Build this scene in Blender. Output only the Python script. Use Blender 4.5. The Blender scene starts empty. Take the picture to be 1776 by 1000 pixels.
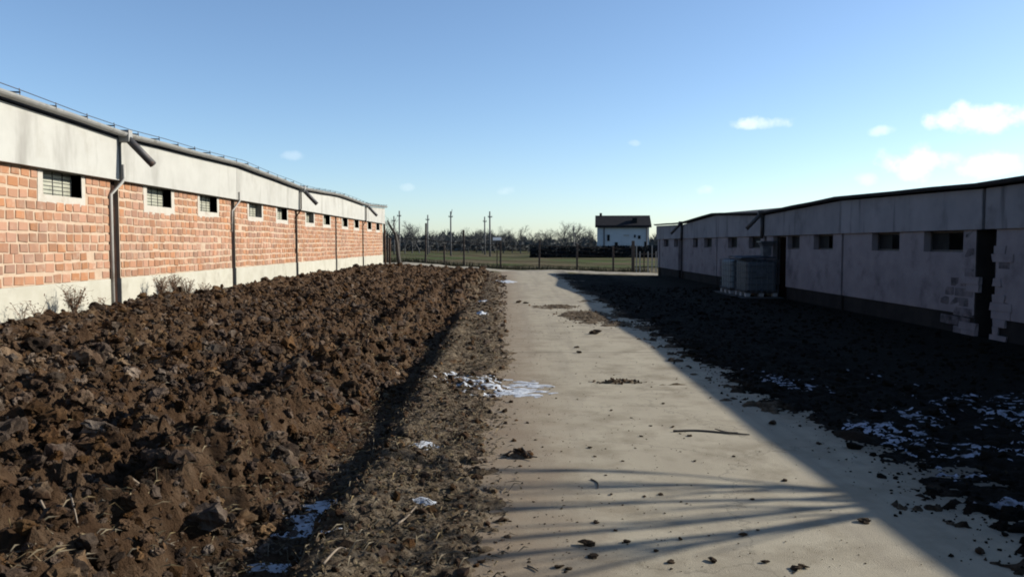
import bpy, bmesh, math, random
import numpy as np
from mathutils import Vector, Matrix, Euler, noise as mnoise

R = math.radians
random.seed(7)
rng = np.random.default_rng(7)
S = bpy.context.scene
COL = S.collection

# ------------------------------------------------------------------ camera, sky, sun, exposure
cam_d = bpy.data.cameras.new('camera')
cam = bpy.data.objects.new('camera', cam_d); COL.objects.link(cam)
cam.location = (0, 0, 1.6)
cam.rotation_euler = (R(90 - 3.2), 0, R(-0.37))
cam_d.sensor_width = 36; cam_d.lens = 36 * 1380 / 1776
cam_d.clip_start = 0.05; cam_d.clip_end = 20000
S.camera = cam

SUN_EL, SUN_AZ = 23.4, 14.0          # elevation; azimuth measured from +X towards +Y
W = bpy.data.worlds.new('World'); S.world = W; W.use_nodes = True
nt = W.node_tree; nt.nodes.clear()
wo = nt.nodes.new('ShaderNodeOutputWorld'); bg = nt.nodes.new('ShaderNodeBackground')
sky = nt.nodes.new('ShaderNodeTexSky'); sky.sky_type = 'NISHITA'; sky.sun_disc = False
sky.sun_elevation = R(SUN_EL); sky.sun_rotation = R(90 - SUN_AZ)
sky.air_density = 0.85; sky.dust_density = 0.45; sky.ozone_density = 3.0; sky.altitude = 100
SKY_STRENGTH = 0.093
bg.inputs['Strength'].default_value = SKY_STRENGTH
nt.links.new(bg.outputs[0], wo.inputs[0])
def px_dir(px, py):
    v = Vector(((px - 888) / 1380, (500 - py) / 1380, -1.0)).normalized()
    return cam.rotation_euler.to_matrix() @ v
def wn(t, **k):
    n = nt.nodes.new(t)
    for a, b in k.items(): setattr(n, a, b)
    return n
tc = wn('ShaderNodeTexCoord')
cn = wn('ShaderNodeTexNoise'); cn.inputs['Scale'].default_value = 34; cn.inputs['Detail'].default_value = 7; cn.inputs['Roughness'].default_value = .55
nt.links.new(tc.outputs['Generated'], cn.inputs['Vector'])
# a handful of small fair-weather clouds low over the horizon, near and beyond the frame
clouds = [(1672, 207, 38, 22, 1.0), (1735, 203, 42, 20, 1.0), (1588, 284, 46, 24, .95), (1645, 276, 26, 12, .6), (1708, 284, 40, 17, .85),
          (1320, 213, 36, 10, .75), (1527, 226, 18, 8, .5), (511, 270, 16, 7, .2), (704, 325, 12, 6, .16), (1100, 248, 10, 5, .18),
          (878, 330, 16, 8, .3), (1500, 310, 18, 10, .4), (2050, 240, 60, 24, .9), (2300, 180, 70, 30, .9), (-300, 250, 40, 14, .6), (-700, 300, 50, 18, .6), (1225, 330, 14, 8, .3)]
prev = None
for (px, py, rx, ry, op) in clouds:
    d = px_dir(px, py)
    right = d.cross(Vector((0, 0, 1))).normalized(); up = right.cross(d)
    comb = []
    for ax, r in ((right, rx / 1380), (up, ry / 1380)):
        dp = wn('ShaderNodeVectorMath', operation='DOT_PRODUCT'); dp.inputs[1].default_value = ax
        nt.links.new(tc.outputs['Generated'], dp.inputs[0])
        m = wn('ShaderNodeMath', operation='MULTIPLY'); m.inputs[1].default_value = 1 / r
        nt.links.new(dp.outputs['Value'], m.inputs[0])
        p = wn('ShaderNodeMath', operation='POWER'); p.inputs[1].default_value = 2
        ab = wn('ShaderNodeMath', operation='ABSOLUTE'); nt.links.new(m.outputs[0], ab.inputs[0]); nt.links.new(ab.outputs[0], p.inputs[0])
        comb.append(p)
    dd = wn('ShaderNodeVectorMath', operation='DOT_PRODUCT'); dd.inputs[1].default_value = d
    nt.links.new(tc.outputs['Generated'], dd.inputs[0])
    fr = wn('ShaderNodeMath', operation='GREATER_THAN'); fr.inputs[1].default_value = 0; nt.links.new(dd.outputs['Value'], fr.inputs[0])
    s = wn('ShaderNodeMath', operation='ADD'); nt.links.new(comb[0].outputs[0], s.inputs[0]); nt.links.new(comb[1].outputs[0], s.inputs[1])
    q = wn('ShaderNodeMath', operation='SUBTRACT'); q.inputs[0].default_value = 1.0; nt.links.new(s.outputs[0], q.inputs[1])
    nz = wn('ShaderNodeMath', operation='MULTIPLY_ADD'); nz.inputs[1].default_value = 5.6; nz.inputs[2].default_value = -2.9
    nt.links.new(cn.outputs['Fac'], nz.inputs[0])
    q2 = wn('ShaderNodeMath', operation='ADD'); nt.links.new(q.outputs[0], q2.inputs[0]); nt.links.new(nz.outputs[0], q2.inputs[1])
    mr = wn('ShaderNodeMapRange', interpolation_type='SMOOTHSTEP')
    mr.inputs['From Min'].default_value = -.7; mr.inputs['From Max'].default_value = 1.35; mr.inputs['To Max'].default_value = op * .88
    nt.links.new(q2.outputs[0], mr.inputs['Value'])
    g = wn('ShaderNodeMath', operation='MULTIPLY'); nt.links.new(mr.outputs[0], g.inputs[0]); nt.links.new(fr.outputs[0], g.inputs[1])
    if prev is None: prev = g
    else:
        mx = wn('ShaderNodeMath', operation='MAXIMUM'); nt.links.new(prev.outputs[0], mx.inputs[0]); nt.links.new(g.outputs[0], mx.inputs[1]); prev = mx
cm = wn('ShaderNodeMix', data_type='RGBA')
cm.inputs['B'].default_value = (7.6, 7.9, 7.9, 1)
nt.links.new(prev.outputs[0], cm.inputs['Factor']); tn = wn('ShaderNodeMix', data_type='RGBA', blend_type='MULTIPLY'); tn.inputs['Factor'].default_value = 1; tn.inputs['B'].default_value = (1.04, 1.055, 1.06, 1); nt.links.new(sky.outputs[0], tn.inputs['A']); nt.links.new(tn.outputs['Result'], cm.inputs['A']); nt.links.new(cm.outputs['Result'], bg.inputs['Color'])

sl = bpy.data.lights.new('sun', 'SUN'); sl.energy = 5.0; sl.angle = R(.53); sl.color = (1, .955, .86)
so = bpy.data.objects.new('sun', sl); COL.objects.link(so)
sd = Vector((math.cos(R(SUN_EL)) * math.cos(R(SUN_AZ)), math.cos(R(SUN_EL)) * math.sin(R(SUN_AZ)), math.sin(R(SUN_EL))))
so.rotation_euler = (-sd).to_track_quat('-Z', 'Y').to_euler(); so.location = sd * 60
S.view_settings.view_transform = 'Standard'; S.view_settings.look = 'None'
S.view_settings.exposure = 0.85; S.view_settings.gamma = 1.0; S.view_settings.use_curve_mapping = False
S.render.engine = 'CYCLES'; S.cycles.filter_width = 1.9
S.cycles.max_bounces = 4; S.cycles.diffuse_bounces = 2; S.cycles.volume_bounces = 1

# ------------------------------------------------------------------ helpers
def mesh_arrays(name, V, F, smooth=False):
    """V (n,3), F (m,3|4) numpy arrays -> mesh"""
    me = bpy.data.meshes.new(name)
    V = np.asarray(V, dtype=np.float32); F = np.asarray(F, dtype=np.int32); k = F.shape[1]
    me.vertices.add(len(V)); me.vertices.foreach_set('co', V.ravel())
    me.loops.add(F.size); me.loops.foreach_set('vertex_index', F.ravel())
    me.polygons.add(len(F)); me.polygons.foreach_set('loop_start', np.arange(0, F.size, k, dtype=np.int32))
    me.update(calc_edges=True); me.validate()
    me.polygons.foreach_set('use_smooth', np.full(len(F), bool(smooth)))
    return me
class MB:
    def __init__(s): s.v = []; s.f = []
    def add(s, vs, fs):
        o = len(s.v); s.v += [tuple(v) for v in vs]; s.f += [tuple(o + i for i in f) for f in fs]; return s
    def box(s, x0, x1, y0, y1, z0, z1):
        return s.hexa([(x0, y0, z0), (x1, y0, z0), (x1, y1, z0), (x0, y1, z0), (x0, y0, z1), (x1, y0, z1), (x1, y1, z1), (x0, y1, z1)])
    def hexa(s, v):
        return s.add(v, [(0, 3, 2, 1), (4, 5, 6, 7), (0, 1, 5, 4), (1, 2, 6, 5), (2, 3, 7, 6), (3, 0, 4, 7)])
    def tube(s, pts, rad, n=8, cap=True):
        pts = [Vector(p) for p in pts]
        if not isinstance(rad, (list, tuple)): rad = [rad] * len(pts)
        o = len(s.v); prevu = None
        for i, p in enumerate(pts):
            t = (pts[min(i + 1, len(pts) - 1)] - pts[max(i - 1, 0)]).normalized()
            u = prevu if prevu is not None else Vector((0, 0, 1)) if abs(t.z) < .9 else Vector((1, 0, 0))
            u = (u - t * u.dot(t)).normalized(); w = t.cross(u); prevu = u
            for k in range(n):
                a = 2 * math.pi * k / n; s.v.append(tuple(p + (u * math.cos(a) + w * math.sin(a)) * rad[i]))
        for i in range(len(pts) - 1):
            for k in range(n):
                a = o + i * n + k; b = o + i * n + (k + 1) % n; s.f.append((a, b, b + n, a + n))
        if cap:
            s.f.append(tuple(o + k for k in reversed(range(n)))); e = o + (len(pts) - 1) * n; s.f.append(tuple(e + k for k in range(n)))
        return s
    def mesh(s, name, smooth=False):
        me = bpy.data.meshes.new(name); me.from_pydata(s.v, [], s.f); me.update()
        if smooth:
            for p in me.polygons: p.use_smooth = True
        return me
    def build(s, name, m, parent=None, smooth=False, bevel=0, loc=None):
        return link(name, s.mesh(name, smooth), m, parent, bevel, loc)
def link(name, me, m, parent=None, bevel=0, loc=None):
    o = bpy.data.objects.new(name, me); COL.objects.link(o)
    if m is not None and len(me.materials) == 0: me.materials.append(m)
    if parent is not None: o.parent = parent
    if loc is not None: o.location = loc
    if bevel:
        b = o.modifiers.new('bevel', 'BEVEL'); b.width = bevel; b.segments = 2; b.limit_method = 'ANGLE'
    return o
def tag(o, label=None, cat=None, group=None, kind=None):
    if label: o['label'] = label
    if cat: o['category'] = cat
    if group: o['group'] = group
    if kind: o['kind'] = kind
    return o
def empty(name, loc, label=None, cat=None, group=None, rz=0):
    o = bpy.data.objects.new(name, None); COL.objects.link(o); o.location = loc; o.rotation_euler.z = rz
    o.empty_display_size = .2
    return tag(o, label, cat, group)

K = .50   # all base colours are written for a brighter white point
def mat(name, c1, c2=None, scale=6.0, rough=.85, bump=0.0, bscale=40.0, c3=None, s3=1.2, t3=(.5, .7), rnd=0.0, spec=.3, metal=0.0, streak=None, rnd_island=True, k=K):
    c1, c2, c3 = [None if c is None else tuple(v * k for v in c) for c in (c1, c2, c3)]
    if streak: streak = (tuple(v * k for v in streak[0]), *streak[1:])
    m = bpy.data.materials.new(name); m.use_nodes = True; t = m.node_tree; N = t.nodes; L = t.links
    b = N['Principled BSDF']; b.inputs['Roughness'].default_value = rough; b.inputs['Specular IOR Level'].default_value = spec; b.inputs['Metallic'].default_value = metal
    geo = N.new('ShaderNodeNewGeometry')
    def noise(sc, det=5, rg=.6, vec=None, off=0):
        n = N.new('ShaderNodeTexNoise'); n.inputs['Scale'].default_value = sc; n.inputs['Detail'].default_value = det; n.inputs['Roughness'].default_value = rg
        mp = N.new('ShaderNodeMapping'); mp.inputs['Location'].default_value = (off, off * .7, off * 1.3)
        if vec: mp.inputs['Scale'].default_value = vec
        L.new(geo.outputs['Position'], mp.inputs['Vector']); L.new(mp.outputs[0], n.inputs['Vector']); return n
    def mix(a, bcol, fac):
        x = N.new('ShaderNodeMix'); x.data_type = 'RGBA'
        for sock, val in (('A', a), ('B', bcol)):
            if isinstance(val, tuple): x.inputs[sock].default_value = (*val, 1)
            else: L.new(val, x.inputs[sock])
        L.new(fac, x.inputs['Factor']); return x.outputs['Result']
    def rmap(sock, a, bb, t0=0.0, t1=1.0):
        r = N.new('ShaderNodeMapRange'); r.inputs['From Min'].default_value = a; r.inputs['From Max'].default_value = bb
        r.inputs['To Min'].default_value = t0; r.inputs['To Max'].default_value = t1; L.new(sock, r.inputs['Value']); return r.outputs[0]
    col = c1
    if c2:
        n1 = noise(scale); col = mix(c1, c2, rmap(n1.outputs['Fac'], .35, .65))
    if c3:
        n3 = noise(s3, 6, .65, off=13); col = mix(col, c3, rmap(n3.outputs['Fac'], *t3))
    if streak:
        sc_, vec, t0, t1, sv = streak
        n4 = noise(sv, 4, .6, vec=vec, off=5); col = mix(col, sc_, rmap(n4.outputs['Fac'], t0, t1))
    if rnd:
        oi = N.new('ShaderNodeObjectInfo'); ad = N.new('ShaderNodeMath'); ad.operation = 'ADD'
        L.new(oi.outputs['Random'], ad.inputs[0])
        if rnd_island: L.new(geo.outputs['Random Per Island'], ad.inputs[1])
        else: ad.inputs[1].default_value = 0
        fr = N.new('ShaderNodeMath'); fr.operation = 'FRACT'; L.new(ad.outputs[0], fr.inputs[0])
        hs = N.new('ShaderNodeHueSaturation'); L.new(rmap(fr.outputs[0], 0, 1, 1 - rnd, 1 + rnd), hs.inputs['Value'])
        mm = N.new('ShaderNodeMath'); mm.operation = 'MULTIPLY'; mm.inputs[1].default_value = 7.31; L.new(fr.outputs[0], mm.inputs[0])
        f2 = N.new('ShaderNodeMath'); f2.operation = 'FRACT'; L.new(mm.outputs[0], f2.inputs[0])
        L.new(rmap(f2.outputs[0], 0, 1, 1 - rnd * .6, 1 + rnd * .4), hs.inputs['Saturation'])
        if isinstance(col, tuple): hs.inputs['Color'].default_value = (*col, 1)
        else: L.new(col, hs.inputs['Color'])
        col = hs.outputs[0]
    if isinstance(col, tuple): b.inputs['Base Color'].default_value = (*col, 1)
    else: L.new(col, b.inputs['Base Color'])
    if bump:
        nb = noise(bscale, 8, .7, off=3); bp = N.new('ShaderNodeBump'); bp.inputs['Strength'].default_value = 1.0; bp.inputs['Distance'].default_value = bump
        L.new(nb.outputs['Fac'], bp.inputs['Height']); L.new(bp.outputs[0], b.inputs['Normal'])
    return m

M = {}
M['soil'] = mat('soil', (.085, .05, .026), (.155, .10, .056), 3.0, .95, .02, 30, c3=(.20, .135, .08), s3=14, t3=(.56, .75), spec=.15)
M['clod'] = mat('clod', (.055, .030, .017), (.130, .080, .046), 4.0, .95, .014, 70, c3=(.26, .185, .12), s3=2.2, t3=(.52, .70), rnd=.58, spec=.06)
M['road_clod'] = mat('road_clod', (.05, .033, .02), (.10, .07, .045), 14.0, .95, .01, 60, spec=.06)
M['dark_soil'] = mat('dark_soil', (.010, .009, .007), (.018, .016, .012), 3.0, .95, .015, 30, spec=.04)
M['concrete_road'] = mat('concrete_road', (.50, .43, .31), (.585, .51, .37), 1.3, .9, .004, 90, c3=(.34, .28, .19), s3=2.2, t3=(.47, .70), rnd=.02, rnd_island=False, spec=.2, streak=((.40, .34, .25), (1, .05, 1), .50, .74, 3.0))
def wear_and_shade(m):
    """hairline cracks, dirt ground in beside the verge and a dark right edge painted to deepen the shade there"""
    t = m.node_tree; N = t.nodes; L = t.links; b = N['Principled BSDF']; src = b.inputs['Base Color'].links[0].from_socket
    geo = N.new('ShaderNodeNewGeometry'); n = N.new('ShaderNodeTexNoise'); n.inputs['Scale'].default_value = 1.7; n.inputs['Detail'].default_value = 7; n.inputs['Roughness'].default_value = .65
    L.new(geo.outputs['Position'], n.inputs['Vector'])
    va = N.new('ShaderNodeVectorMath'); va.operation = 'SCALE'; va.inputs['Scale'].default_value = .9; L.new(n.outputs['Color'], va.inputs[0])
    vb = N.new('ShaderNodeVectorMath'); vb.operation = 'ADD'; L.new(geo.outputs['Position'], vb.inputs[0]); L.new(va.outputs[0], vb.inputs[1])
    vo = N.new('ShaderNodeTexVoronoi'); vo.feature = 'DISTANCE_TO_EDGE'; vo.inputs['Scale'].default_value = .42; L.new(vb.outputs[0], vo.inputs['Vector'])
    def mr(sock, a, c, t0, t1):
        r = N.new('ShaderNodeMapRange'); r.inputs['From Min'].default_value = a; r.inputs['From Max'].default_value = c; r.inputs['To Min'].default_value = t0; r.inputs['To Max'].default_value = t1; L.new(sock, r.inputs['Value']); return r.outputs[0]
    def mixc(a, col, fac):
        x = N.new('ShaderNodeMix'); x.data_type = 'RGBA'; L.new(a, x.inputs['A']); x.inputs['B'].default_value = (*col, 1); L.new(fac, x.inputs['Factor']); return x.outputs['Result']
    c = mixc(src, (.10, .085, .06), mr(vo.outputs['Distance'], .0, .006, .55, 0))
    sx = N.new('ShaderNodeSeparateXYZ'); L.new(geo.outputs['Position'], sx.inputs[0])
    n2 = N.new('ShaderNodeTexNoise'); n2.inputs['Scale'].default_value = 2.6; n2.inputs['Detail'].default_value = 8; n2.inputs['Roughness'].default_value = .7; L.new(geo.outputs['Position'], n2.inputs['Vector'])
    for (k_, a, c_, col, amt) in ((1.3, 3.15, 3.75, (.075, .062, .048), .85), (-1.3, -.75, .1, (.15, .105, .066), .8)):  # first entry darkens the right edge to deepen its shade, second is verge dirt
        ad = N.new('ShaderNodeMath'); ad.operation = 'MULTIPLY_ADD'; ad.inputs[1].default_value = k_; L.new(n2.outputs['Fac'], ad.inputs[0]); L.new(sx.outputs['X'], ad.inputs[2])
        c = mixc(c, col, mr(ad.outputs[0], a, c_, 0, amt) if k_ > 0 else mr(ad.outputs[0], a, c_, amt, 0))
    L.new(c, b.inputs['Base Color'])
wear_and_shade(M['concrete_road'])
M['dirt_track'] = mat('dirt_track', (.40, .35, .27), (.50, .45, .36), 1.5, .95, .01, 20, c3=(.2, .17, .12), s3=1.0, t3=(.55, .7), spec=.1)
M['field'] = mat('field', (.125, .105, .06), (.095, .135, .045), .06, .95, .02, 8, c3=(.18, .14, .085), s3=.09, t3=(.46, .6), spec=.02)
M['brick'] = mat('brick', (.545, .265, .135), (.53, .285, .185), .9, .9, .004, 120, c3=(.70, .51, .36), s3=5.0, t3=(.53, .78), rnd=.17, streak=((.40, .235, .16), (1, 1, 1), .50, .70, 1.3), spec=.15)
M['mortar'] = mat('mortar', (.66, .47, .325), (.72, .56, .41), 7.0, .92, .004, 90, c3=(.56, .40, .28), s3=2.2, t3=(.5, .75), spec=.15)
M['fascia'] = mat('fascia', (.58, .565, .51), (.65, .635, .575), 2.0, .88, .003, 60, c3=(.50, .47, .40), s3=.9, t3=(.56, .8), spec=.2, rnd=.04, rnd_island=False, streak=((.36, .34, .30), (1.0, 1.0, .30), .52, .80, 1.8))
M['plinth'] = mat('plinth', (.62, .585, .47), (.70, .665, .55), 2.5, .9, .004, 60, c3=(.42, .38, .30), s3=1.5, t3=(.56, .75), spec=.2, rnd=.05, rnd_island=False)
M['surround'] = mat('surround', (.64, .58, .48), (.70, .65, .56), 6, .9, .004, 70, c3=(.5, .42, .33), s3=4, t3=(.55, .75))
M['rust_concrete'] = mat('rust_concrete', (.035, .018, .012), (.065, .032, .02), 3, .95, .006, 50, c3=(.018, .013, .011), s3=3, t3=(.5, .7), spec=.1)
M['zinc'] = mat('zinc', (.42, .41, .38), (.50, .49, .46), 8, .55, .001, 60, c3=(.28, .25, .21), s3=5, t3=(.55, .7), metal=.25, spec=.4)
M['pale_pipe'] = mat('pale_pipe', (.66, .63, .56), (.58, .55, .49), 6, .6, c3=(.4, .33, .26), s3=4, t3=(.55, .7))
M['dark_metal'] = mat('dark_metal', (.055, .053, .056), (.085, .08, .08), 9, .6, .001, 60, c3=(.16, .09, .06), s3=8, t3=(.55, .7), metal=.2, spec=.4)
M['dark_gutter'] = mat('dark_gutter', (.045, .047, .055), (.07, .07, .078), 5, .8, .002, 40, spec=.1)
M['roof_sheet'] = mat('roof_sheet', (.20, .19, .18), (.27, .26, .24), 3, .8, .002, 40, c3=(.14, .12, .1), s3=2)
M['pane_pale'] = mat('pane_pale', (.50, .50, .38), (.60, .58, .45), 8, .5, .001, 30, c3=(.36, .35, .27), s3=5, spec=.5)
M['pane_dark'] = mat('pane_dark', (.014, .016, .018), (.025, .028, .03), 6, .6, 0, 30, spec=.06)
M['grey_plaster'] = mat('grey_plaster', (.30, .265, .28), (.38, .335, .35), 2.4, .92, .006, 60, c3=(.19, .165, .18), s3=1.6, t3=(.52, .72), spec=.15)
M['grey_fascia'] = mat('grey_fascia', (.28, .275, .295), (.36, .345, .365), 1.2, .9, .003, 60, c3=(.17, .165, .175), s3=.9, t3=(.55, .75), spec=.15, rnd=.08, rnd_island=False, streak=((.09, .09, .10), (1, 1, .12), .56, .78, 3.5))
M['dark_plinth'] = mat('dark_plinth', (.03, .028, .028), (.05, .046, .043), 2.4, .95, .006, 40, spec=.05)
M['dark_litter'] = mat('dark_litter', (.022, .018, .012), (.04, .032, .02), 9, .9, rnd=.4, spec=.02)  # darker litter copy with the grey barn's shade put into its colour
M['grey_block'] = mat('grey_block', (.17, .15, .16), (.27, .235, .245), 6, .92, .008, 60, c3=(.06, .052, .056), s3=5, rnd=.25, spec=.1)
M['interior'] = mat('interior', (.06, .055, .05), (.08, .075, .07), 2, .95)
M['snow'] = mat('snow', (.42, .44, .47), (.28, .29, .31), 12, .7, .01, 40, c3=(.33, .31, .28), s3=18, t3=(.56, .75), spec=.4, k=1)
M['shade_snow'] = mat('shade_snow', (.30, .32, .38), (.17, .18, .21), 14, .8, .01, 40, c3=(.07, .065, .06), s3=9, t3=(.48, .66), spec=.1, k=1)  # dirty snow copy, its colour also lowered and blued for the barn's shade
M['straw'] = mat('straw', (.24, .19, .11), (.16, .12, .07), 9, .9, rnd=.45, spec=.15)
M['litter'] = mat('litter', (.10, .07, .04), (.15, .11, .06), 9, .9, rnd=.5, spec=.15)
M['root'] = mat('root', (.40, .32, .24), (.26, .20, .145), 20, .85, spec=.2)
M['weed'] = mat('weed', (.20, .105, .06), (.28, .17, .10), 15, .9, rnd=.2)
M['bark'] = mat('bark', (.10, .085, .07), (.15, .13, .11), 8, .95, .004, 40)
M['far_bark'] = mat('far_bark', (.115, .118, .122), (.15, .148, .145), 2, .95, rnd=.25, spec=.05)
M['far_wood'] = mat('far_wood', (.115, .122, .122), (.155, .152, .138), .25, .95, rnd=.35, spec=.05)
M['timber'] = mat('timber', (.14, .075, .045), (.20, .12, .075), 5, .9, .004, 40)
M['pole'] = mat('pole', (.15, .15, .155), (.20, .195, .20), 2, .9)
M['post'] = mat('post', (.11, .085, .07), (.16, .12, .095), 5, .9, .003, 40)
M['wire'] = mat('wire', (.06, .05, .045), None, rough=.9, spec=.05)
M['white_post'] = mat('white_post', (.55, .54, .5), (.45, .43, .4), 6, .8)
M['white_sign'] = mat('white_sign', (.85, .85, .82), (.8, .8, .78), 6, .5, k=1)
M['house_wall'] = mat('house_wall', (.66, .72, .78), (.60, .66, .72), .8, .85, c3=(.44, .5, .56), s3=.5, t3=(.55, .75))
M['house_roof'] = mat('house_roof', (.030, .030, .034), (.045, .042, .045), 1.5, .9, spec=.05)
M['hedge'] = mat('hedge', (.022, .028, .034), (.036, .040, .044), 2, .95, rnd=.3, spec=.02)
M['tank'] = mat('tank', (.085, .10, .12), (.11, .13, .15), 3, .5, spec=.4)
M['tank_pale'] = mat('tank_pale', (.24, .31, .35), (.20, .26, .30), 3, .5, spec=.4)
M['cage'] = mat('cage', (.17, .19, .22), (.13, .14, .16), 9, .5, metal=.5)
M['board'] = mat('board', (.05, .06, .085), (.07, .08, .10), 3, .7)
M['plastic_white'] = mat('plastic_white', (.5, .5, .5), (.36, .36, .36), 5, .6)
M['hopper'] = mat('hopper', (.10, .11, .13), (.14, .15, .17), 5, .6, c3=(.2, .2, .21), s3=7)
M['pad'] = mat('pad', (.06, .06, .06), (.09, .088, .085), 4, .9, .004, 50)
M['green_tuft'] = mat('green_tuft', (.075, .085, .035), (.11, .10, .05), 3, .9, rnd=.4)

# ------------------------------------------------------------------ numpy noise
def _hash(ix, iy, seed):
    h = (ix.astype(np.int64) * 374761393 + iy.astype(np.int64) * 668265263 + seed * 1442695041) & 0xFFFFFFFF
    h = ((h ^ (h >> 13)) * 1274126177) & 0xFFFFFFFF
    h = (h ^ (h >> 16)) & 0xFFFFFFFF
    h = (h * 2246822519) & 0xFFFFFFFF
    return ((h ^ (h >> 15)) & 0xFFFFFF) / float(0xFFFFFF)
def vn(x, y, seed=0):
    x = np.asarray(x, float); y = np.asarray(y, float)
    ix = np.floor(x); iy = np.floor(y); fx = x - ix; fy = y - iy
    u = fx * fx * fx * (fx * (fx * 6 - 15) + 10); v = fy * fy * fy * (fy * (fy * 6 - 15) + 10)
    ix = ix.astype(np.int64); iy = iy.astype(np.int64)
    a = _hash(ix, iy, seed); b = _hash(ix + 1, iy, seed); c = _hash(ix, iy + 1, seed); d = _hash(ix + 1, iy + 1, seed)
    return (a * (1 - u) + b * u) * (1 - v) + (c * (1 - u) + d * u) * v * 1.0 - .5
def fbm(x, y, seed=0, o=4):
    r = 0; a = 1.0
    for k in range(o):
        r = r + a * vn(x * 2 ** k + 17.3 * k, y * 2 ** k - 9.1 * k, seed + k); a *= .5
    return r
def cell(x, y, seed=0):
    """distance to the nearest feature point, with that point's own random value"""
    ix = np.floor(x).astype(np.int64); iy = np.floor(y).astype(np.int64)
    best = np.full(np.shape(x), 9.0); val = np.zeros(np.shape(x))
    for dx in (-1, 0, 1):
        for dy in (-1, 0, 1):
            cx = ix + dx; cy = iy + dy
            px = cx + _hash(cx, cy, seed); py = cy + _hash(cx, cy, seed + 57)
            d = (x - px) ** 2 + (y - py) ** 2; m = d < best
            best = np.where(m, d, best); val = np.where(m, _hash(cx, cy, seed + 91), val)
    return np.sqrt(best), val
def ss(a, b, x):
    t = np.clip((x - a) / (b - a), 0, 1); return t * t * (3 - 2 * t)

def ground_h(x, y):
    x = np.asarray(x, float); y = np.asarray(y, float)
    n1 = fbm(x * .9, y * .9, 1); n2 = fbm(x * 3.1, y * 3.1, 5); n3 = fbm(x * 11, y * 11, 9)
    # ploughed field: higher by the barn, big turned lumps, furrows along the barn
    F = .30 + .20 * ss(-1.8, -6.6, x)
    d1, v1 = cell(x * 2.3 + n1 * .6, y * 1.9, 21); d2, v2 = cell(x * 5.2, y * 4.6 + n2 * .4, 31); d3, v3 = cell(x * 11, y * 10, 41)
    P = .13 * n1 + .15 * (v1 - .3) * np.maximum(0, .75 - d1) + .13 * v2 * np.maximum(0, .7 - d2) + .055 * v3 * np.maximum(0, .75 - d3) + .07 * n2 + .085 * n3 + .05 * fbm(x * 27, y * 27, 15, 2)
    d4, v4 = cell(x * 17, y * 15, 47); P = P + .05 * v4 * np.maximum(0, .7 - d4)
    P = P + .085 * np.sin(2 * np.pi * (x + .22 * n1) / .66)
    amp = ss(-6.8, -6.3, x) * .7 + .3
    field = F + P * amp - .10 * ss(30, 43, y)
    # verge strip between field and road
    verge = .045 + .05 * n2 + .035 * n3 + .05 * np.maximum(0, n1)
    xd = -1.28 + .22 * vn(y * .45, y * 0, 3)
    dact = ss(2.2, 3.2, y) * (1 - ss(14, 22, y))
    edge = -1.62 + .25 * vn(y * .8, y * 0, 13) + .2 * n2 + .5 * (1 - dact) * ss(8, 20, y)
    wf = ss(edge + .22, edge - .25, x)
    left = verge * (1 - wf) + field * wf - .24 * dact * np.exp(-((x - xd - .1 * n2) / .18) ** 2) + dact * (.08 + .1 * n1) * np.exp(-((x - xd - .40) / .2) ** 2)
    # ragged left edge of the slab
    el = -.14 + .16 * vn(y * .9, y * 0, 71) - .22 * ss(16, 38, y) + .10 * ss(6, 9, y) * (1 - ss(10, 13, y))
    e = x - el + .34 * n2 + .22 * n3
    wl = ss(.14, -.16, e)
    road = -.055 + .012 * n3
    # right side: soil falling away towards the other barn
    rs = .035 - .30 * ss(3.0, 8.4, x) + .06 * n2 * ss(3, 4.5, x) + .04 * n3 + .05 * n1
    er = 2.78 + .35 * vn(y * .5, y * 0, 81) - .25 * ss(8, 13, y) - x + .5 * n2 + .6 * n3 + .3 * fbm(x * 30, y * 30, 19, 2)
    wr = ss(.2, -.25, er)
    h = road * (1 - wl) + left * wl
    h = h * (1 - wr) + rs * wr
    # soil carried onto the slab
    for (cx, cy, rx, ry, k) in ((1.75, 17.4, .75, 2.0, .10), (1.25, 20.2, .8, 1.0, .085), (2.2, 15.8, .5, .9, .08), (1.32, 9.15, .34, .12, .085), (.10, 5.92, .14, .09, .11), (1.9, 9.0, .3, .05, .06), (2.15, 22, .6, 1.2, .07), (3.0, 6.6, .35, .5, .09)):
        q = ((x - cx) / rx) ** 2 + ((y - cy) / ry) ** 2
        h = np.maximum(h, -.06 + k * np.exp(-q) + (.05 * n2 + .035 * n3) * np.exp(-q * .5))
    # beyond the barns: land tilting gently from left to right
    tilt = np.interp(x, [-14, -6, 0, 2.8, 8.4, 14], [.55, .44, -.02, -.03, -.2, -.3]) + .05 * n1 + .02 * n2
    wt = ss(41.5, 44.5, y + 1.0 * n1)
    h = h * (1 - wt) + tilt * wt
    # apron under the barns
    h = np.where(x < -6.95, np.minimum(h, .45) , h)
    rim = np.maximum(np.maximum(ss(-12, -15, x), ss(12, 15, x)), np.maximum(ss(57, 62, y), ss(-4, -7, y)))
    return h * (1 - rim) - .5 * rim

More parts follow.
